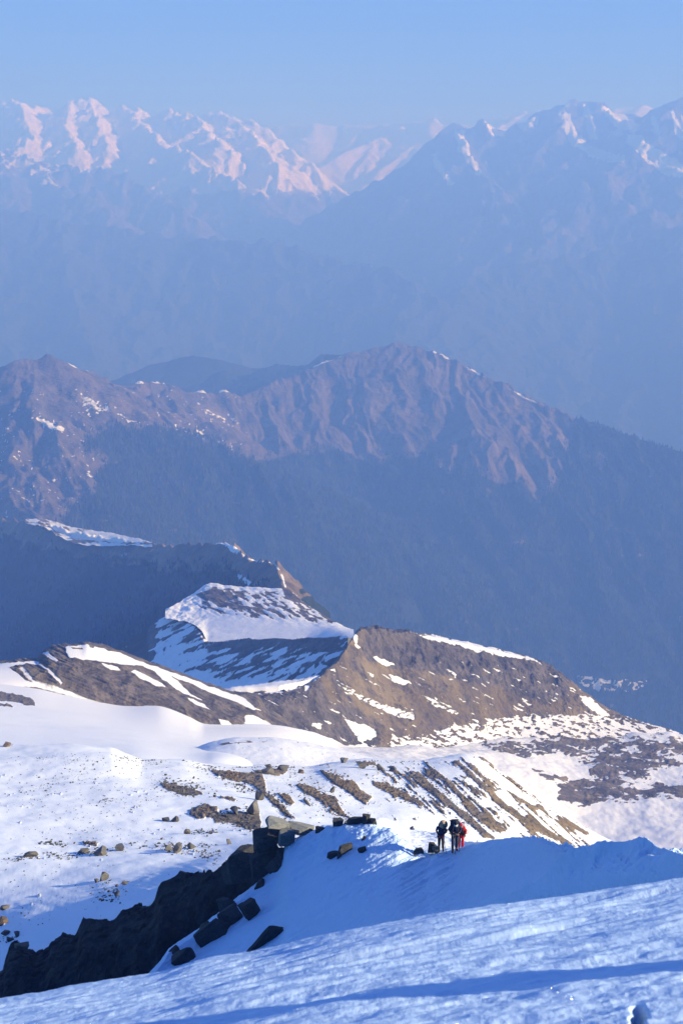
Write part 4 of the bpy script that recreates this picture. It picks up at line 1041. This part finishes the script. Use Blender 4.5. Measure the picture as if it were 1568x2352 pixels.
def put_rock(me, m, P, wpx, hpx, label, group=None, rz=0.0, tilt=0.0, sink=.18, deep=1.0, name='boulder'):
    """a rock whose apparent width and height are wpx, hpx in the 1568-wide picture"""
    s = P[1] / F * 1.07
    o = bpy.data.objects.new(name, me)
    C.objects.link(o)
    kf = .98 if me in blocks or me in pales else 1.15
    o.rotation_euler = (tilt * .4, tilt, rz)
    o.scale = (wpx * s * kf, wpx * s * kf * deep, hpx * s * 1.08 * kf)
    o.location = (P[0], P[1] + wpx * s * deep * .2, P[2] - hpx * s * sink)
    o['label'] = label
    o['category'] = 'rock'
    if group:
        o['group'] = group
    if not me.materials:
        me.materials.append(m)
    return o
blocks = [block_mesh('boulder', 100 + i) for i in range(7)]
greys = [rock_mesh('boulder', 200 + i, pts=9 + i % 4, cuts=1) for i in range(7)]
rusts = [rock_mesh('boulder', 300 + i, pts=12 + i % 5, cuts=1) for i in range(3)]
pales = [block_mesh('boulder', 400 + i) for i in range(4)]
# the rocks on the shaded crest (x, y of the foot in the 1568-wide picture, forward distance, width, height)
heads = [rock_mesh('boulder', 601, pts=12, cuts=3, rough=.06), rock_mesh('boulder', 608, pts=10, cuts=3, rough=.06)]
crest_rocks = [('large dark block under the pale slab at the head of the rock rib', heads[0], M_dark, (618, 1962, 76), 84, 66, .55, -.1, .9),
               ('sunlit grey block leaning against the right side of the large dark block', pales[0], M_pale, (654, 1944, 75.2), 36, 46, .5, .0, .8),
               ('pale flat slab lying on top of the large dark block', pales[1], M_pale, (630, 1896, 75.9), 56, 16, .4, .16, .9),
               ('low pale slab in the sunlit snow right of the large dark block', pales[2], M_pale, (692, 1915, 76), 60, 20, .2, .12, .6),
               ('broad dark rock under the large block on the rib', blocks[1], M_dark, (566, 2016, 77.0), 100, 66, .5, -.22, .7),
               ('dark rock in the notch between rib and snow slope', blocks[2], M_dark, (620, 2020, 75.8), 84, 70, .3, -.2, .7),
               ('small dark rock on the crest edge beside the large block', blocks[3], M_dark, (736, 1915, 75), 26, 17, .4, 0, .8),
               ('dark rock on the crest with a sunlit right end', blocks[4], M_dark, (775, 1906, 74.4), 36, 24, 1.4, 0, .8),
               ('pale sunlit stone between two dark rocks on the crest', pales[3], M_pale, (797, 1899, 74.6), 18, 16, .7, 0, .8),
               ('long low dark rock along the crest', blocks[5], M_dark, (815, 1896, 74), 46, 19, .2, -.12, .6),
               ('tallest of the dark rocks at the right end of the crest row', blocks[6], M_dark, (841, 1893, 73.6), 20, 24, .8, 0, .9),
               ('small dark rock at the foot of the tallest crest rock', blocks[1], M_dark, (857, 1894, 73.4), 18, 15, 2.0, 0, .9),
               ('dark block sticking out of the shaded snow below the crest row', blocks[2], M_dark, (790, 1966, None), 40, 30, .5, .1, .35),
               ('dark ledge at the foot of the block in the shaded snow', blocks[5], M_dark, (770, 1968, None), 46, 15, .1, .0, .5),
               ('thin dark rock sliver in the shaded snow', blocks[4], M_dark, (828, 1933, None), 10, 20, .3, .5, .6),
               ('small dark rock half buried below the crest', blocks[3], M_dark, (835, 1958, None), 26, 17, .9, -.3, .6),
               ('wide dark rock in the snow left of the walkers', blocks[6], M_dark, (962, 1976, 69.6), 54, 20, 1.7, -.15, .6),
               ('rounded dark rock beside the boots of the walker in the tan hat', blocks[0], M_dark, (992, 1957, 69.6), 22, 21, 1.2, 0, .9),
               ('pale stone leaning by the boots of the walker in the tan hat', pales[2], M_pale, (1003, 1959, 69.4), 18, 15, .6, 0, .8),
               ('dark slab at the upper end of the line of slabs in the shaded slope', blocks[4], M_dark, (589, 2112, None), 50, 56, .6, -.45, .6),
               ('dark rock next below the upper slab in the shaded slope', blocks[1], M_dark, (546, 2124, None), 66, 52, .3, -.55, .5),
               ('low dark rock in the middle of the line of slabs', blocks[5], M_dark, (496, 2164, None), 92, 50, .2, -.6, .5),
               ('dark rock at the lower end of the line of slabs', blocks[3], M_dark, (436, 2214, None), 74, 46, .3, -.6, .5),
               ('large leaning dark slab just above the foreground snow edge', blocks[2], M_dark, (562, 2216, None), 66, 130, .3, .55, .4),
               ('small dark rock poking out of the sunlit crest on the right', blocks[6], M_dark, (1490, 1968, 29.5), 24, 10, .2, 0, .6),
               ('small sunlit tan rock crowning the lower end of the rib', rusts[0], M_rust, (48, 2185, 82.6), 40, 26, .4, .1, .8),
               ('dark rock under the snow cap near the top of the rib', blocks[0], M_dark, (508, 2075, None), 42, 32, .4, -.2, .6)]
for lab, me, m, (x, y, Y), w, h, rz, tl, dp in crest_rocks:
    put_rock(me, m, U(x, y, Y) if Y else on_slope_p(x, y - h * .2), w, h, lab, rz=rz, tilt=tl, deep=dp, sink=.12 if Y else .42)
rng = random.Random(9)
for x, y, Y, w, h in [(650, 1972, 75.4, 40, 34), (634, 2000, 75.1, 50, 40), (604, 2040, 74.4, 46, 34), (470, 2146, 72, 44, 26), (402, 2196, 70.4, 40, 26)]:
    put_rock(rng.choice(blocks + heads), M_dark, U(x, y, Y), w, h, 'dark angular rock along the edge between the rib and the shaded snow', 'dark rocks along the edge of the rib', rz=rng.uniform(0, 3), tilt=rng.uniform(-.6, -.2), deep=.7, sink=.25)
# boulders one can pick out on the near snowfield
field = [('lone grey boulder on clean snow above the rubble', 595, 1843, 26, 22, 0), ('grey block on the left of the rubble above the large dark block', 543, 1878, 28, 22, 0), ('tall grey block on the right of the rubble above the large dark block', 582, 1880, 34, 34, 0),
         ('left one of two stones lying side by side on the snow', 383, 1886, 22, 11, 0), ('right one of two stones lying side by side on the snow', 402, 1888, 22, 14, 0), ('small round stone alone on the snow below the two side by side', 431, 1918, 16, 14, 0), ('small stone above the broken rock heap', 525, 1939, 17, 13, 0),
         ('largest grey boulder in the long stone band', 229, 1967, 38, 24, 0), ('wide grey stone at the left end of the long stone band', 72, 1972, 32, 14, 0), ('stone next to the largest grey boulder in the band', 194, 1958, 24, 14, 0), ('grey stone at the right end of the band', 274, 1956, 30, 16, 0),
         ('big grey stone in the middle of the broken rock heap', 410, 1964, 34, 28, 0), ('stone on the left side of the broken rock heap', 388, 1958, 22, 16, 0), ('stone on the right side of the broken rock heap', 440, 1952, 24, 16, 0), ('grey stone topping the small cluster on the lower snow', 238, 2026, 26, 22, 0), ('flat stone left of the small cluster on the lower snow', 222, 2028, 18, 9, 0), ('stone right of the small cluster on the lower snow', 285, 2031, 16, 9, 0),
         ('blocky stone at the bottom of the small cluster', 270, 2064, 18, 14, 0), ('grey boulder on the lower snow at the edge of the view', 12, 2086, 24, 12, 0), ('rusty boulder at the edge of the view above the rib', 4, 2126, 32, 20, 1), ('rusty stone beside the lower end of the rib', 14, 2158, 22, 14, 1), ('grey stone beside the rusty one near the rib end', 38, 2160, 24, 13, 0),
         ('dark stone just above the lower end of the rib', 22, 2172, 26, 14, 0), ('grey boulder near the top of the brown flank', 826, 1768, 26, 18, 0), ('grey boulder right of the one near the top of the brown flank', 872, 1773, 22, 18, 0), ('third grey boulder along the top of the brown flank', 900, 1774, 22, 14, 0), ('grey boulder in the middle of the brown scree', 763, 1824, 16, 16, 0),
         ('low wide boulder on the shaded snow shelf', 616, 1782, 36, 14, 0), ('round boulder on the shaded snow shelf', 652, 1775, 28, 16, 0), ('brown boulder at the right end of the shaded snow shelf', 690, 1780, 18, 11, 1), ('wide dark boulder under the snow scarp', 788, 1748, 32, 9, 0), ('small dark boulder on the snow shelf', 616, 1757, 16, 7, 0),
         ('boulder on the snow behind the far walker', 1022, 1914, 14, 12, 0), ('stone on the snow beside the boulder behind the far walker', 1036, 1917, 14, 9, 0), ('brown boulder on the left shoulder of the snowfield', 14, 1714, 24, 9, 1)]
rng = random.Random(4)
for lab, x, y, w, h, t in field:
    put_rock(rng.choice(rusts if t else greys), M_rust if t else M_grey, on_near(x, y - h * .2), w, h, lab, rz=rng.uniform(0, 6), deep=.9, sink=.2)
# loose stones, some of them countable, the smallest as rubble
clusters = [(420, 1810, 62, 20, 10, 240, 3, 9), (555, 1805, 62, 12, 16, 120, 3, 8), (640, 1850, 45, 13, 50, 150, 3, 9), (515, 1878, 34, 13, 6, 130, 3, 9), (570, 1890, 32, 20, 40, 110, 3, 11), (470, 1911, 34, 8, 5, 60, 3, 9),
            (120, 1932, 46, 8, 4, 70, 3, 9), (180, 1957, 115, 11, -6, 150, 3, 10), (60, 1972, 60, 8, -14, 50, 3, 9), (400, 1948, 60, 14, 3, 120, 3, 10), (480, 1960, 36, 26, 45, 100, 3, 10), (245, 2040, 40, 30, -25, 70, 3, 10), (255, 2068, 30, 12, 0, 30, 3, 8),
            (300, 1742, 60, 8, 2, 40, 2, 6), (330, 1748, 50, 6, 3, 40, 2, 6), (480, 1764, 40, 12, 5, 90, 2, 7), (200, 1760, 210, 28, -8, 110, 2, 6), (110, 1800, 120, 18, -18, 70, 2, 7), (250, 1842, 36, 6, -8, 36, 2, 6), (150, 1840, 150, 40, 0, 30, 2, 6), (660, 1765, 70, 9, 4, 50, 2, 7), (720, 1820, 90, 40, 42, 200, 2, 7), (900, 1795, 80, 25, 30, 100, 2, 6),
            (780, 1870, 110, 30, 40, 90, 2, 6), (60, 2110, 60, 40, 0, 26, 2, 7), (150, 2000, 200, 70, 0, 40, 2, 6), (560, 1760, 60, 6, 0, 30, 2, 6), (20, 2160, 30, 16, 10, 20, 3, 8), (240, 1800, 260, 50, -6, 260, 1.5, 4), (220, 1900, 240, 60, 0, 200, 1.5, 4), (320, 1850, 120, 16, -20, 90, 1.5, 5), (130, 1745, 130, 12, 0, 90, 1.5, 4), (200, 2040, 180, 50, 0, 90, 1.5, 4), (1000, 1830, 140, 50, 40, 120, 1.5, 5), (860, 1750, 90, 8, 0, 60, 1.5, 5)]
tmpl = []
for i in range(6):
    me_ = rock_mesh('rubble', 500 + i, pts=9, cuts=0, rough=.02)
    vv = np.array([v.co[:] for v in me_.vertices])
    me_.calc_loop_triangles()
    tmpl.append((vv, np.array([t.vertices[:] for t in me_.loop_triangles])))
    bpy.data.meshes.remove(me_)
RV, RF, nv_ = [], [], 0
singles = []
for ci, (cx_, cy_, rx, ry, ang, cnt, s0, s1) in enumerate(clusters):
    for _ in range(cnt):
        a, b = rng.gauss(0, .5) * rx, rng.gauss(0, .5) * ry
        x = cx_ + a * math.cos(R(ang)) - b * math.sin(R(ang))
        y = cy_ + a * math.sin(R(ang)) + b * math.cos(R(ang))
        if x < -60 or y < 1700:
            continue
        w = s0 + (s1 - s0) * rng.random() ** 2.5
        h = w * rng.uniform(.35, .8)
        P = on_near(x, y)
        if w > .80 * s1 and w > 6.5 and len(singles) < 90:
            singles.append((P, w, h, ci))
            continue
        s = P[1] / F * 1.07 * w
        vv, ff = tmpl[rng.randrange(6)]
        c, sn = math.cos(rng.uniform(0, 6.28)), 0
        th = rng.uniform(0, 6.28)
        c, sn = math.cos(th), math.sin(th)
        V = np.stack([vv[:, 0] * c - vv[:, 1] * sn, vv[:, 0] * sn + vv[:, 1] * c, vv[:, 2] * h / w * 1.1 - .12], 1) * s + P
        RV.append(V)
        RF.append(ff + nv_)
        nv_ += len(vv)
RV2, RF2, nv2 = [], [], 0
for cx_, cy_, rx, ry, ang, cnt in [(540, 1785, 56, 9, 8, 160), (795, 1808, 60, 17, 42, 260), (745, 1840, 70, 14, 42, 240), (905, 1818, 62, 12, 30, 150), (656, 1835, 20, 9, 40, 50), (470, 1868, 26, 9, -5, 60), (525, 1840, 20, 4, 10, 30), (1190, 1790, 90, 14, 42, 180), (206, 1935, 18, 4, 8, 30), (1040, 1830, 110, 40, 42, 200)]:
    for _ in range(cnt):
        a, b = rng.gauss(0, .5) * rx, rng.gauss(0, .5) * ry
        w = 2 + 6 * rng.random() ** 2.5
        P = on_near(cx_ + a * math.cos(R(ang)) - b * math.sin(R(ang)), cy_ + a * math.sin(R(ang)) + b * math.cos(R(ang)))
        s = P[1] / F * 1.07 * w
        vv, ff = tmpl[rng.randrange(6)]
        th = rng.uniform(0, 6.28)
        c, sn = math.cos(th), math.sin(th)
        RV2.append(np.stack([vv[:, 0] * c - vv[:, 1] * sn, vv[:, 0] * sn + vv[:, 1] * c, vv[:, 2] * rng.uniform(.5, .9) - .1], 1) * s + P)
        RF2.append(ff + nv2)
        nv2 += len(vv)
scr = mesh_obj('scree', np.concatenate(RV2), np.concatenate(RF2), M_rust, None, 'stuff', False)
scr['label'] = 'brown scree lying on the bare strips of the snowy flank'
rub = mesh_obj('rubble', np.concatenate(RV), np.concatenate(RF), M_grey, None, 'stuff', False)
rub['label'] = 'loose stone rubble strewn over the near snowfield'
WHERE = {0: 'in the rubble patch left of the brown outcrop', 1: 'along the foot of the brown outcrop', 2: 'in the rubble strip running down from the brown outcrop', 3: 'in the dark rubble above the rock rib', 4: 'in the rubble beside the large dark block', 9: 'in the broken rock heap', 10: 'at the right end of the broken rock heap', 7: 'in the long stone band'}
for P, w, h, ci in singles:
    kind_ = 'flat' if h / w < .48 else 'upright' if h / w > .66 else 'blocky'
    wh = WHERE.get(ci, 'scattered on the open snowfield')
    put_rock(rng.choice(greys), M_grey, P, w, h, 'small %s grey stone %s' % (kind_, wh), '%s stones %s' % (kind_, wh), rz=rng.uniform(0, 6), deep=.9, sink=.2, name='stone')
# ------------------------------------------------------------------ the walkers
def skin_obj(name, joints, bones, m, parent=None, root=0, sub=1, flat=1.0):
    """a continuous surface grown over connected joints (x, y, z, radius)"""
    me = bpy.data.meshes.new(name)
    me.from_pydata([j[:3] for j in joints], bones, [])
    me.materials.append(m)
    o = bpy.data.objects.new(name, me)
    C.objects.link(o)
    md = o.modifiers.new('skin', 'SKIN')
    lay = me.skin_vertices[0] if me.skin_vertices else None
    if lay is None:
        bm = bmesh.new(); bm.from_mesh(me); bm.verts.layers.skin.verify(); bm.to_mesh(me); bm.free()
        lay = me.skin_vertices[0]
    for i, j in enumerate(joints):
        r = j[3]
        lay.data[i].radius = r if isinstance(r, tuple) else (r, r)
        lay.data[i].use_root = (i == root)
    sb = o.modifiers.new('smooth', 'SUBSURF')
    sb.levels = sb.render_levels = sub
    md.use_smooth_shade = True
    if parent:
        o.parent = parent
    return o

def part(name, bm, m, parent, smooth=True):
    me = bpy.data.meshes.new(name)
    bm.to_mesh(me); bm.free()
    for p in me.polygons:
        p.use_smooth = smooth
    me.materials.append(m)
    o = bpy.data.objects.new(name, me)
    C.objects.link(o)
    if parent:
        o.parent = parent
    return o

def lathe(profile, cen, squash=(1, 1), tilt=0.0, roll=0.0, n=18):
    """rings (radius, height) about a tilted axis"""
    bm = bmesh.new()
    M = Matrix.Translation(Vector(cen)) @ Matrix.Rotation(roll, 4, 'Y') @ Matrix.Rotation(tilt, 4, 'X')
    prev = None
    rings = []
    for r, z in profile:
        rings.append([bm.verts.new(M @ Vector((r * squash[0] * math.cos(2 * math.pi * i / n), r * squash[1] * math.sin(2 * math.pi * i / n), z))) for i in range(n)])
    for a, b in zip(rings[:-1], rings[1:]):
        for i in range(n):
            bm.faces.new((a[i], a[(i + 1) % n], b[(i + 1) % n], b[i]))
    bm.faces.new(rings[0][::-1]); bm.faces.new(rings[-1])
    return bm

def rounded_box(cen, size, rot=(0, 0, 0), bev=.25, sub=1):
    bm = bmesh.new()
    bmesh.ops.create_cube(bm, size=1)
    bmesh.ops.bevel(bm, geom=bm.edges[:], offset=bev, segments=3, affect='EDGES', profile=.6)
    from mathutils import Euler
    M = Matrix.Translation(Vector(cen)) @ Euler(rot).to_matrix().to_4x4() @ Matrix.Diagonal((*size, 1))
    bmesh.ops.transform(bm, matrix=M, verts=bm.verts)
    return bm

M_skin = flat_mat('skin', (.36, .22, .16), .6, .1, 20)
M_navy = flat_mat('navy jacket cloth', (.012, .018, .055), .7, .3, 9, bump=.5)
M_blue = flat_mat('blue jacket cloth', (.02, .04, .13), .7, .3, 9, bump=.5)
M_black = flat_mat('black cloth', (.012, .012, .014), .8, .3, 9, bump=.4)
M_char = flat_mat('charcoal trouser cloth', (.035, .03, .03), .8, .3, 9, bump=.4)
M_slate = flat_mat('slate trouser cloth', (.03, .04, .065), .8, .3, 9, bump=.4)
M_red = flat_mat('red shell cloth', (.55, .015, .02), .6, .2, 9, bump=.4)
M_orange = flat_mat('orange boot leather', (.5, .12, .03), .6, .2, 9)
M_tan = flat_mat('tan straw', (.62, .42, .25), .8, .2, 14, bump=.4)
M_white = flat_mat('off white pack cloth', (.62, .60, .56), .8, .1, 9)
M_metal = flat_mat('pole metal', (.05, .05, .055), .4, .1, 9, .5)

def hand(cen, aim, side):
    """joints and bones of a palm with four fingers and a thumb, curled"""
    c = Vector(cen); d = Vector(aim).normalized()
    sd = d.cross(Vector((0, -1, 0)))
    sd = sd.normalized() if sd.length > 1e-3 else Vector((1, 0, 0))
    up = sd.cross(d)
    J, B = [(*(c + d * .07), (.038, .018))], []
    for i, ln in enumerate((.070, .080, .075, .058)):
        base = c + d * .09 + sd * (i - 1.5) * .021
        p1 = base + d * ln * .45
        p2 = p1 + d * ln * .3 - up * ln * .25
        p3 = p2 - up * ln * .35 - d * ln * .05
        k = len(J)
        J += [(*base, .011), (*p1, .010), (*p2, .009), (*p3, .008)]
        B += [(0, k), (k, k + 1), (k + 1, k + 2), (k + 2, k + 3)]
    t0 = c + d * .035 + sd * side * .035
    t1 = t0 + d * .03 + sd * side * .022 - up * .01
    t2 = t1 + d * .026 - up * .015
    k = len(J)
    J += [(*t0, .013), (*t1, .012), (*t2, .010)]
    B += [(0, k), (k, k + 1), (k + 1, k + 2)]
    return J, B

def person(loc, rz, label, lean, stance, armL, armR, cloth, H=1.78, head_down=.35, head_side=0.0):
    """walking figure facing -y before rz; stance = (left foot y, right foot y), arms = elbow and wrist"""
    root = bpy.data.objects.new('person', None)
    C.objects.link(root)
    root.location = loc
    root.rotation_euler = (0, 0, rz)
    root.scale = (H / 1.78,) * 3
    root['label'], root['category'] = label, 'person'
    sl, cl = math.sin(lean), math.cos(lean)
    pel = Vector((0, 0, .93))
    def up(h, off=0):
        return pel + Vector((off, -sl * h, cl * h))
    wa, chst, nb, nk = up(.16), up(.36), up(.53), up(.60)
    hd = nk + Vector((head_side * .1, -.05 - .10 * head_down, .10))
    hd2 = hd + Vector((head_side * .06, -.03 * head_down, .10 - .03 * head_down))
    shL, shR = up(.49, .19), up(.49, -.19)
    hipL, hipR = pel + Vector((.095, 0, -.03)), pel + Vector((-.095, 0, -.03))
    kn_ = lambda hip, fy, sx: Vector((hip.x * 1.1, fy * .5 - .07, .48))
    ankL, ankR = Vector((.11, stance[0] + .03, .09)), Vector((-.11, stance[1] + .03, .09))
    knL, knR = kn_(hipL, stance[0], 1), kn_(hipR, stance[1], -1)
    toeL, toeR = ankL + Vector((.02, -.16, -.055)), ankR + Vector((-.02, -.16, -.055))
    eL, wL = Vector(armL[0]), Vector(armL[1])
    eR, wR = Vector(armR[0]), Vector(armR[1])
    J = [(*pel, (.15, .11)), (*wa, (.14, .10)), (*chst, (.165, .115)), (*nb, (.11, .085)), (*nk, .055), (*hd, (.072, .088)), (*hd2, (.070, .082)),
         (*shL, .06), (*eL, .042), (*wL, .03), (*shR, .06), (*eR, .042), (*wR, .03),
         (*hipL, .09), (*knL, .06), (*ankL, .043), (*toeL, .032), (*hipR, .09), (*knR, .06), (*ankR, .043), (*toeR, .032)]
    B = [(0, 1), (1, 2), (2, 3), (3, 4), (4, 5), (5, 6), (3, 7), (7, 8), (8, 9), (3, 10), (10, 11), (11, 12), (0, 13), (13, 14), (14, 15), (15, 16), (0, 17), (17, 18), (18, 19), (19, 20)]
    nose = hd + Vector((0, -.092, .0))
    J.append((*nose, .014)); B.append((5, 21))
    for w, e, sd, wi in ((wL, eL, -1, 9), (wR, eR, 1, 12)):
        hj, hb = hand(w, w - e, sd)
        k = len(J)
        J += hj
        B += [(wi, k)] + [(a + k, b + k) for a, b in hb]
    skin_obj('body', J, B, M_skin, root)
    for sx in (-1, 1):
        part('eye', lathe([(.004, -.009), (.011, -.003), (.011, .003), (.004, .009)], hd + Vector((sx * .032, -.080, .03)), n=8), M_black, root)
    # jacket: torso and sleeves in one piece, hem below the hips
    hem = pel + Vector((0, .0, -.09))
    jj = [(*hem, (.175, .14)), (*pel, (.17, .135)), (*wa, (.165, .13)), (*chst, (.19, .14)), (*nb, (.13, .105)), (*nk, .075), (*shL, .085), (*eL, .066), (*(wL + (eL - wL) * .12), .046), (*shR, .085), (*eR, .066), (*(wR + (eR - wR) * .12), .046)]
    jb = [(0, 1), (1, 2), (2, 3), (3, 4), (4, 5), (4, 6), (6, 7), (7, 8), (4, 9), (9, 10), (10, 11)]
    skin_obj('jacket', jj, jb, cloth['jacket'], root, root=1)
    tj = [(*pel, (.16, .125)), (*hipL, .11), (*knL, .082), (*(ankL + Vector((0, 0, .03))), .07), (*hipR, .11), (*knR, .082), (*(ankR + Vector((0, 0, .03))), .07)]
    skin_obj('trousers', tj, [(0, 1), (1, 2), (2, 3), (0, 4), (4, 5), (5, 6)], cloth['trousers'], root)
    for a, t in ((ankL, toeL), (ankR, toeR)):
        heel = a + Vector((0, .05, -.045))
        skin_obj('boot', [(*(a + Vector((0, 0, .10))), .06), (*a, .058), (*(heel), .05), (*(t + Vector((0, 0, .005))), (.05, .042))], [(0, 1), (1, 2), (1, 3)], cloth['boot'], root, root=1)
    for w, e in ((wL, eL), (wR, eR)):
        d = (w - e).normalized()
        skin_obj('glove', [(*(w - d * .02), .042), (*(w + d * .045), (.046, .032)), (*(w + d * .085), (.042, .03))], [(0, 1), (1, 2)], cloth['glove'], root, root=1)
    return root, dict(hd=hd, hd2=hd2, nk=nk, nb=nb, chst=chst, pel=pel, up=up, wL=wL, wR=wR)

# walker in the tan hat
p1loc = Vector(U(1012, 1954, 69.4))
r1, k1 = person(p1loc, R(-6), 'walker with a tan sun hat, blue jacket and red mitts, head tipped to one side', R(13), (-.08, .14), [(.27, -.02, 1.18), (.13, -.22, 1.02)], [(-.27, -.02, 1.18), (-.12, -.24, .98)],
                dict(jacket=M_blue, trousers=M_char, boot=M_black, glove=M_red), H=1.70, head_down=.8, head_side=.5)
hc = k1['hd2']
hat = part('hat', lathe([(.05, -.02), (.235, -.03), (.24, -.018), (.12, .01), (.105, .07), (.085, .10), (.03, .115)], hc + Vector((.05, -.10, .03)), tilt=R(66), roll=R(28)), M_tan, r1)
part('hat_band', lathe([(.109, .012), (.112, .014), (.110, .034), (.106, .036)], hc + Vector((.05, -.10, .03)), tilt=R(66), roll=R(28)), M_black, hat)
part('hood', lathe([(.06, -.12), (.11, -.09), (.128, 0), (.115, .07), (.06, .115), (.01, .125)], hc + Vector((-.02, .035, -.02)), tilt=R(15)), M_black, r1)
bp1 = part('backpack', rounded_box(k1['up'](.34) + Vector((0, .24, 0)), (.34, .22, .56), (R(13), 0, 0)), M_black, r1)
part('bumbag', rounded_box(k1['pel'] + Vector((-.05, -.15, -.02)), (.34, .11, .14), (0, 0, 0)), M_red, r1)
for sx in (-1, 1):
    a = k1['nb']
    skin_obj('shoulder_strap', [(sx * .10, a.y + .10, a.z + .02, (.03, .012)), (sx * .11, a.y - .09, a.z + .01, (.03, .012)), (sx * .14, a.y - .12, a.z - .22, (.028, .012)), (sx * .17, a.y + .05, a.z - .36, (.026, .012))], [(0, 1), (1, 2), (2, 3)], M_black, bp1)
# walker in the dark hood, in front
p2loc = Vector(U(1043, 1956, 68.9))
r2, k2 = person(p2loc, R(3), 'tallest walker in a navy hooded jacket with grey beanie, leaning on a pole', R(16), (.10, -.12), [(.30, -.05, 1.17), (.17, -.27, 1.08)], [(-.31, -.05, 1.17), (-.07, -.33, 1.10)],
                dict(jacket=M_navy, trousers=M_slate, boot=M_orange, glove=M_black), H=1.90, head_down=1.0)
hc = k2['hd2']
bn = part('beanie', lathe([(.085, -.075), (.102, -.06), (.108, 0), (.092, .055), (.05, .09), (.008, .10)], hc + Vector((0, -.035, .0)), tilt=R(38)), flat_mat('grey knit', (.035, .037, .042), .9, .4, 60, bump=.6), r2)
part('hood', lathe([(.08, -.20), (.15, -.15), (.155, -.05), (.12, .02), (.05, .05)], k2['nk'] + Vector((0, .05, .06)), (1.1, .9), tilt=R(10)), M_navy, r2)
part('scarf', lathe([(.07, -.06), (.10, -.04), (.10, .03), (.075, .05)], k2['hd'] + Vector((0, -.01, -.08)), tilt=R(30)), M_white, r2)
bp2 = part('backpack', rounded_box(k2['up'](.34) + Vector((0, .27, .02)), (.40, .26, .66), (R(16), 0, 0)), M_black, r2)
for sx in (-1, 1):
    a = k2['nb']
    skin_obj('shoulder_strap', [(sx * .10, a.y + .10, a.z + .02, (.03, .012)), (sx * .11, a.y - .11, a.z + .01, (.03, .012)), (sx * .14, a.y - .13, a.z - .22, (.028, .012)), (sx * .17, a.y + .05, a.z - .36, (.026, .012))], [(0, 1), (1, 2), (2, 3)], M_char, bp2)
def pole(root_loc, rz, H, a, b, label):
    s = H / 1.78
    Rz = Matrix.Rotation(rz, 3, 'Z')
    A, Bp = Vector(root_loc) + Rz @ (Vector(a) * s), Vector(root_loc) + Rz @ (Vector(b) * s)
    d = (Bp - A)
    q = d.to_track_quat('Z', 'Y').to_matrix().to_4x4()
    o = bpy.data.objects.new('trekking_pole', None)
    C.objects.link(o)
    o.location = Bp
    o['label'], o['category'] = label, 'pole'
    for nm, prof, mm in (('shaft', [(.011, 0), (.011, d.length)], M_metal), ('grip', [(.016, -.12), (.02, -.10), (.018, -.02), (.022, .0)], M_black), ('basket', [(.01, d.length - .07), (.045, d.length - .06), (.01, d.length - .05)], M_black)):
        bm = lathe(prof, (0, 0, 0), n=8)
        bmesh.ops.transform(bm, matrix=Matrix.Translation(A - Bp) @ q, verts=bm.verts)
        part(nm, bm, mm, o)
    return o
pole(p2loc, R(3), 1.90, (-.05, -.37, 1.08), (-.04, -.52, -.06), 'dark trekking pole planted in front of the tallest walker')
pole(p2loc, R(3), 1.90, (.16, -.31, 1.05), (.20, -.40, -.05), 'trekking pole in the other hand of the tallest walker, set to the side')
pole(p1loc, R(-6), 1.70, (.14, -.26, 1.0), (.32, -.40, -.04), 'dark trekking pole of the walker in the tan hat')
# walker in red, behind
p3loc = Vector(U(1058, 1952, 71.3))
r3_, k3 = person(p3loc, R(-12), 'walker in red jacket and red trousers half hidden behind the tallest walker', R(14), (-.10, .12), [(.28, .0, 1.16), (.24, -.20, 1.02)], [(-.27, -.02, 1.16), (-.16, -.24, 1.0)],
                 dict(jacket=M_red, trousers=M_red, boot=M_orange, glove=M_black), H=1.66, head_down=.7)
part('beanie', lathe([(.085, -.075), (.10, -.06), (.106, 0), (.092, .055), (.05, .09), (.008, .10)], k3['hd2'] + Vector((0, -.02, 0)), tilt=R(28)), M_red, r3_)
part('vest', lathe([(.19, -.30), (.205, -.2), (.21, 0), (.19, .14), (.12, .2)], k3['chst'] + Vector((.02, .02, 0)), (1, .74), tilt=R(14)), M_black, r3_)
bp3 = part('backpack', rounded_box(k3['up'](.36) + Vector((.06, .25, 0)), (.40, .24, .52), (R(14), 0, 0)), M_white, r3_)
part('sleeping_mat', lathe([(.03, -.26), (.08, -.25), (.085, 0), (.08, .25), (.03, .26)], k3['up'](.05) + Vector((.1, .28, 0)), roll=R(90)), M_white, bp3)
# the one far below
p4g = on_near(946, 1931)
r4, k4 = person(Vector((p4g[0], p4g[1], p4g[2] - .05)), R(10), 'distant walker in dark blue showing only from the waist up behind the snow', R(10), (-.1, .12), [(.30, -.02, 1.15), (.30, -.14, .95)], [(-.30, -.02, 1.15), (-.26, -.14, .95)],
                dict(jacket=M_blue, trousers=M_black, boot=M_black, glove=M_black), H=1.75, head_down=.4)
part('beanie', lathe([(.085, -.075), (.10, -.06), (.106, 0), (.092, .055), (.05, .09), (.008, .10)], k4['hd2'] + Vector((0, -.02, 0)), tilt=R(12)), M_black, r4)
part('backpack', rounded_box(k4['up'](.34) + Vector((0, .25, 0)), (.36, .22, .5), (R(10), 0, 0)), M_black, r4)
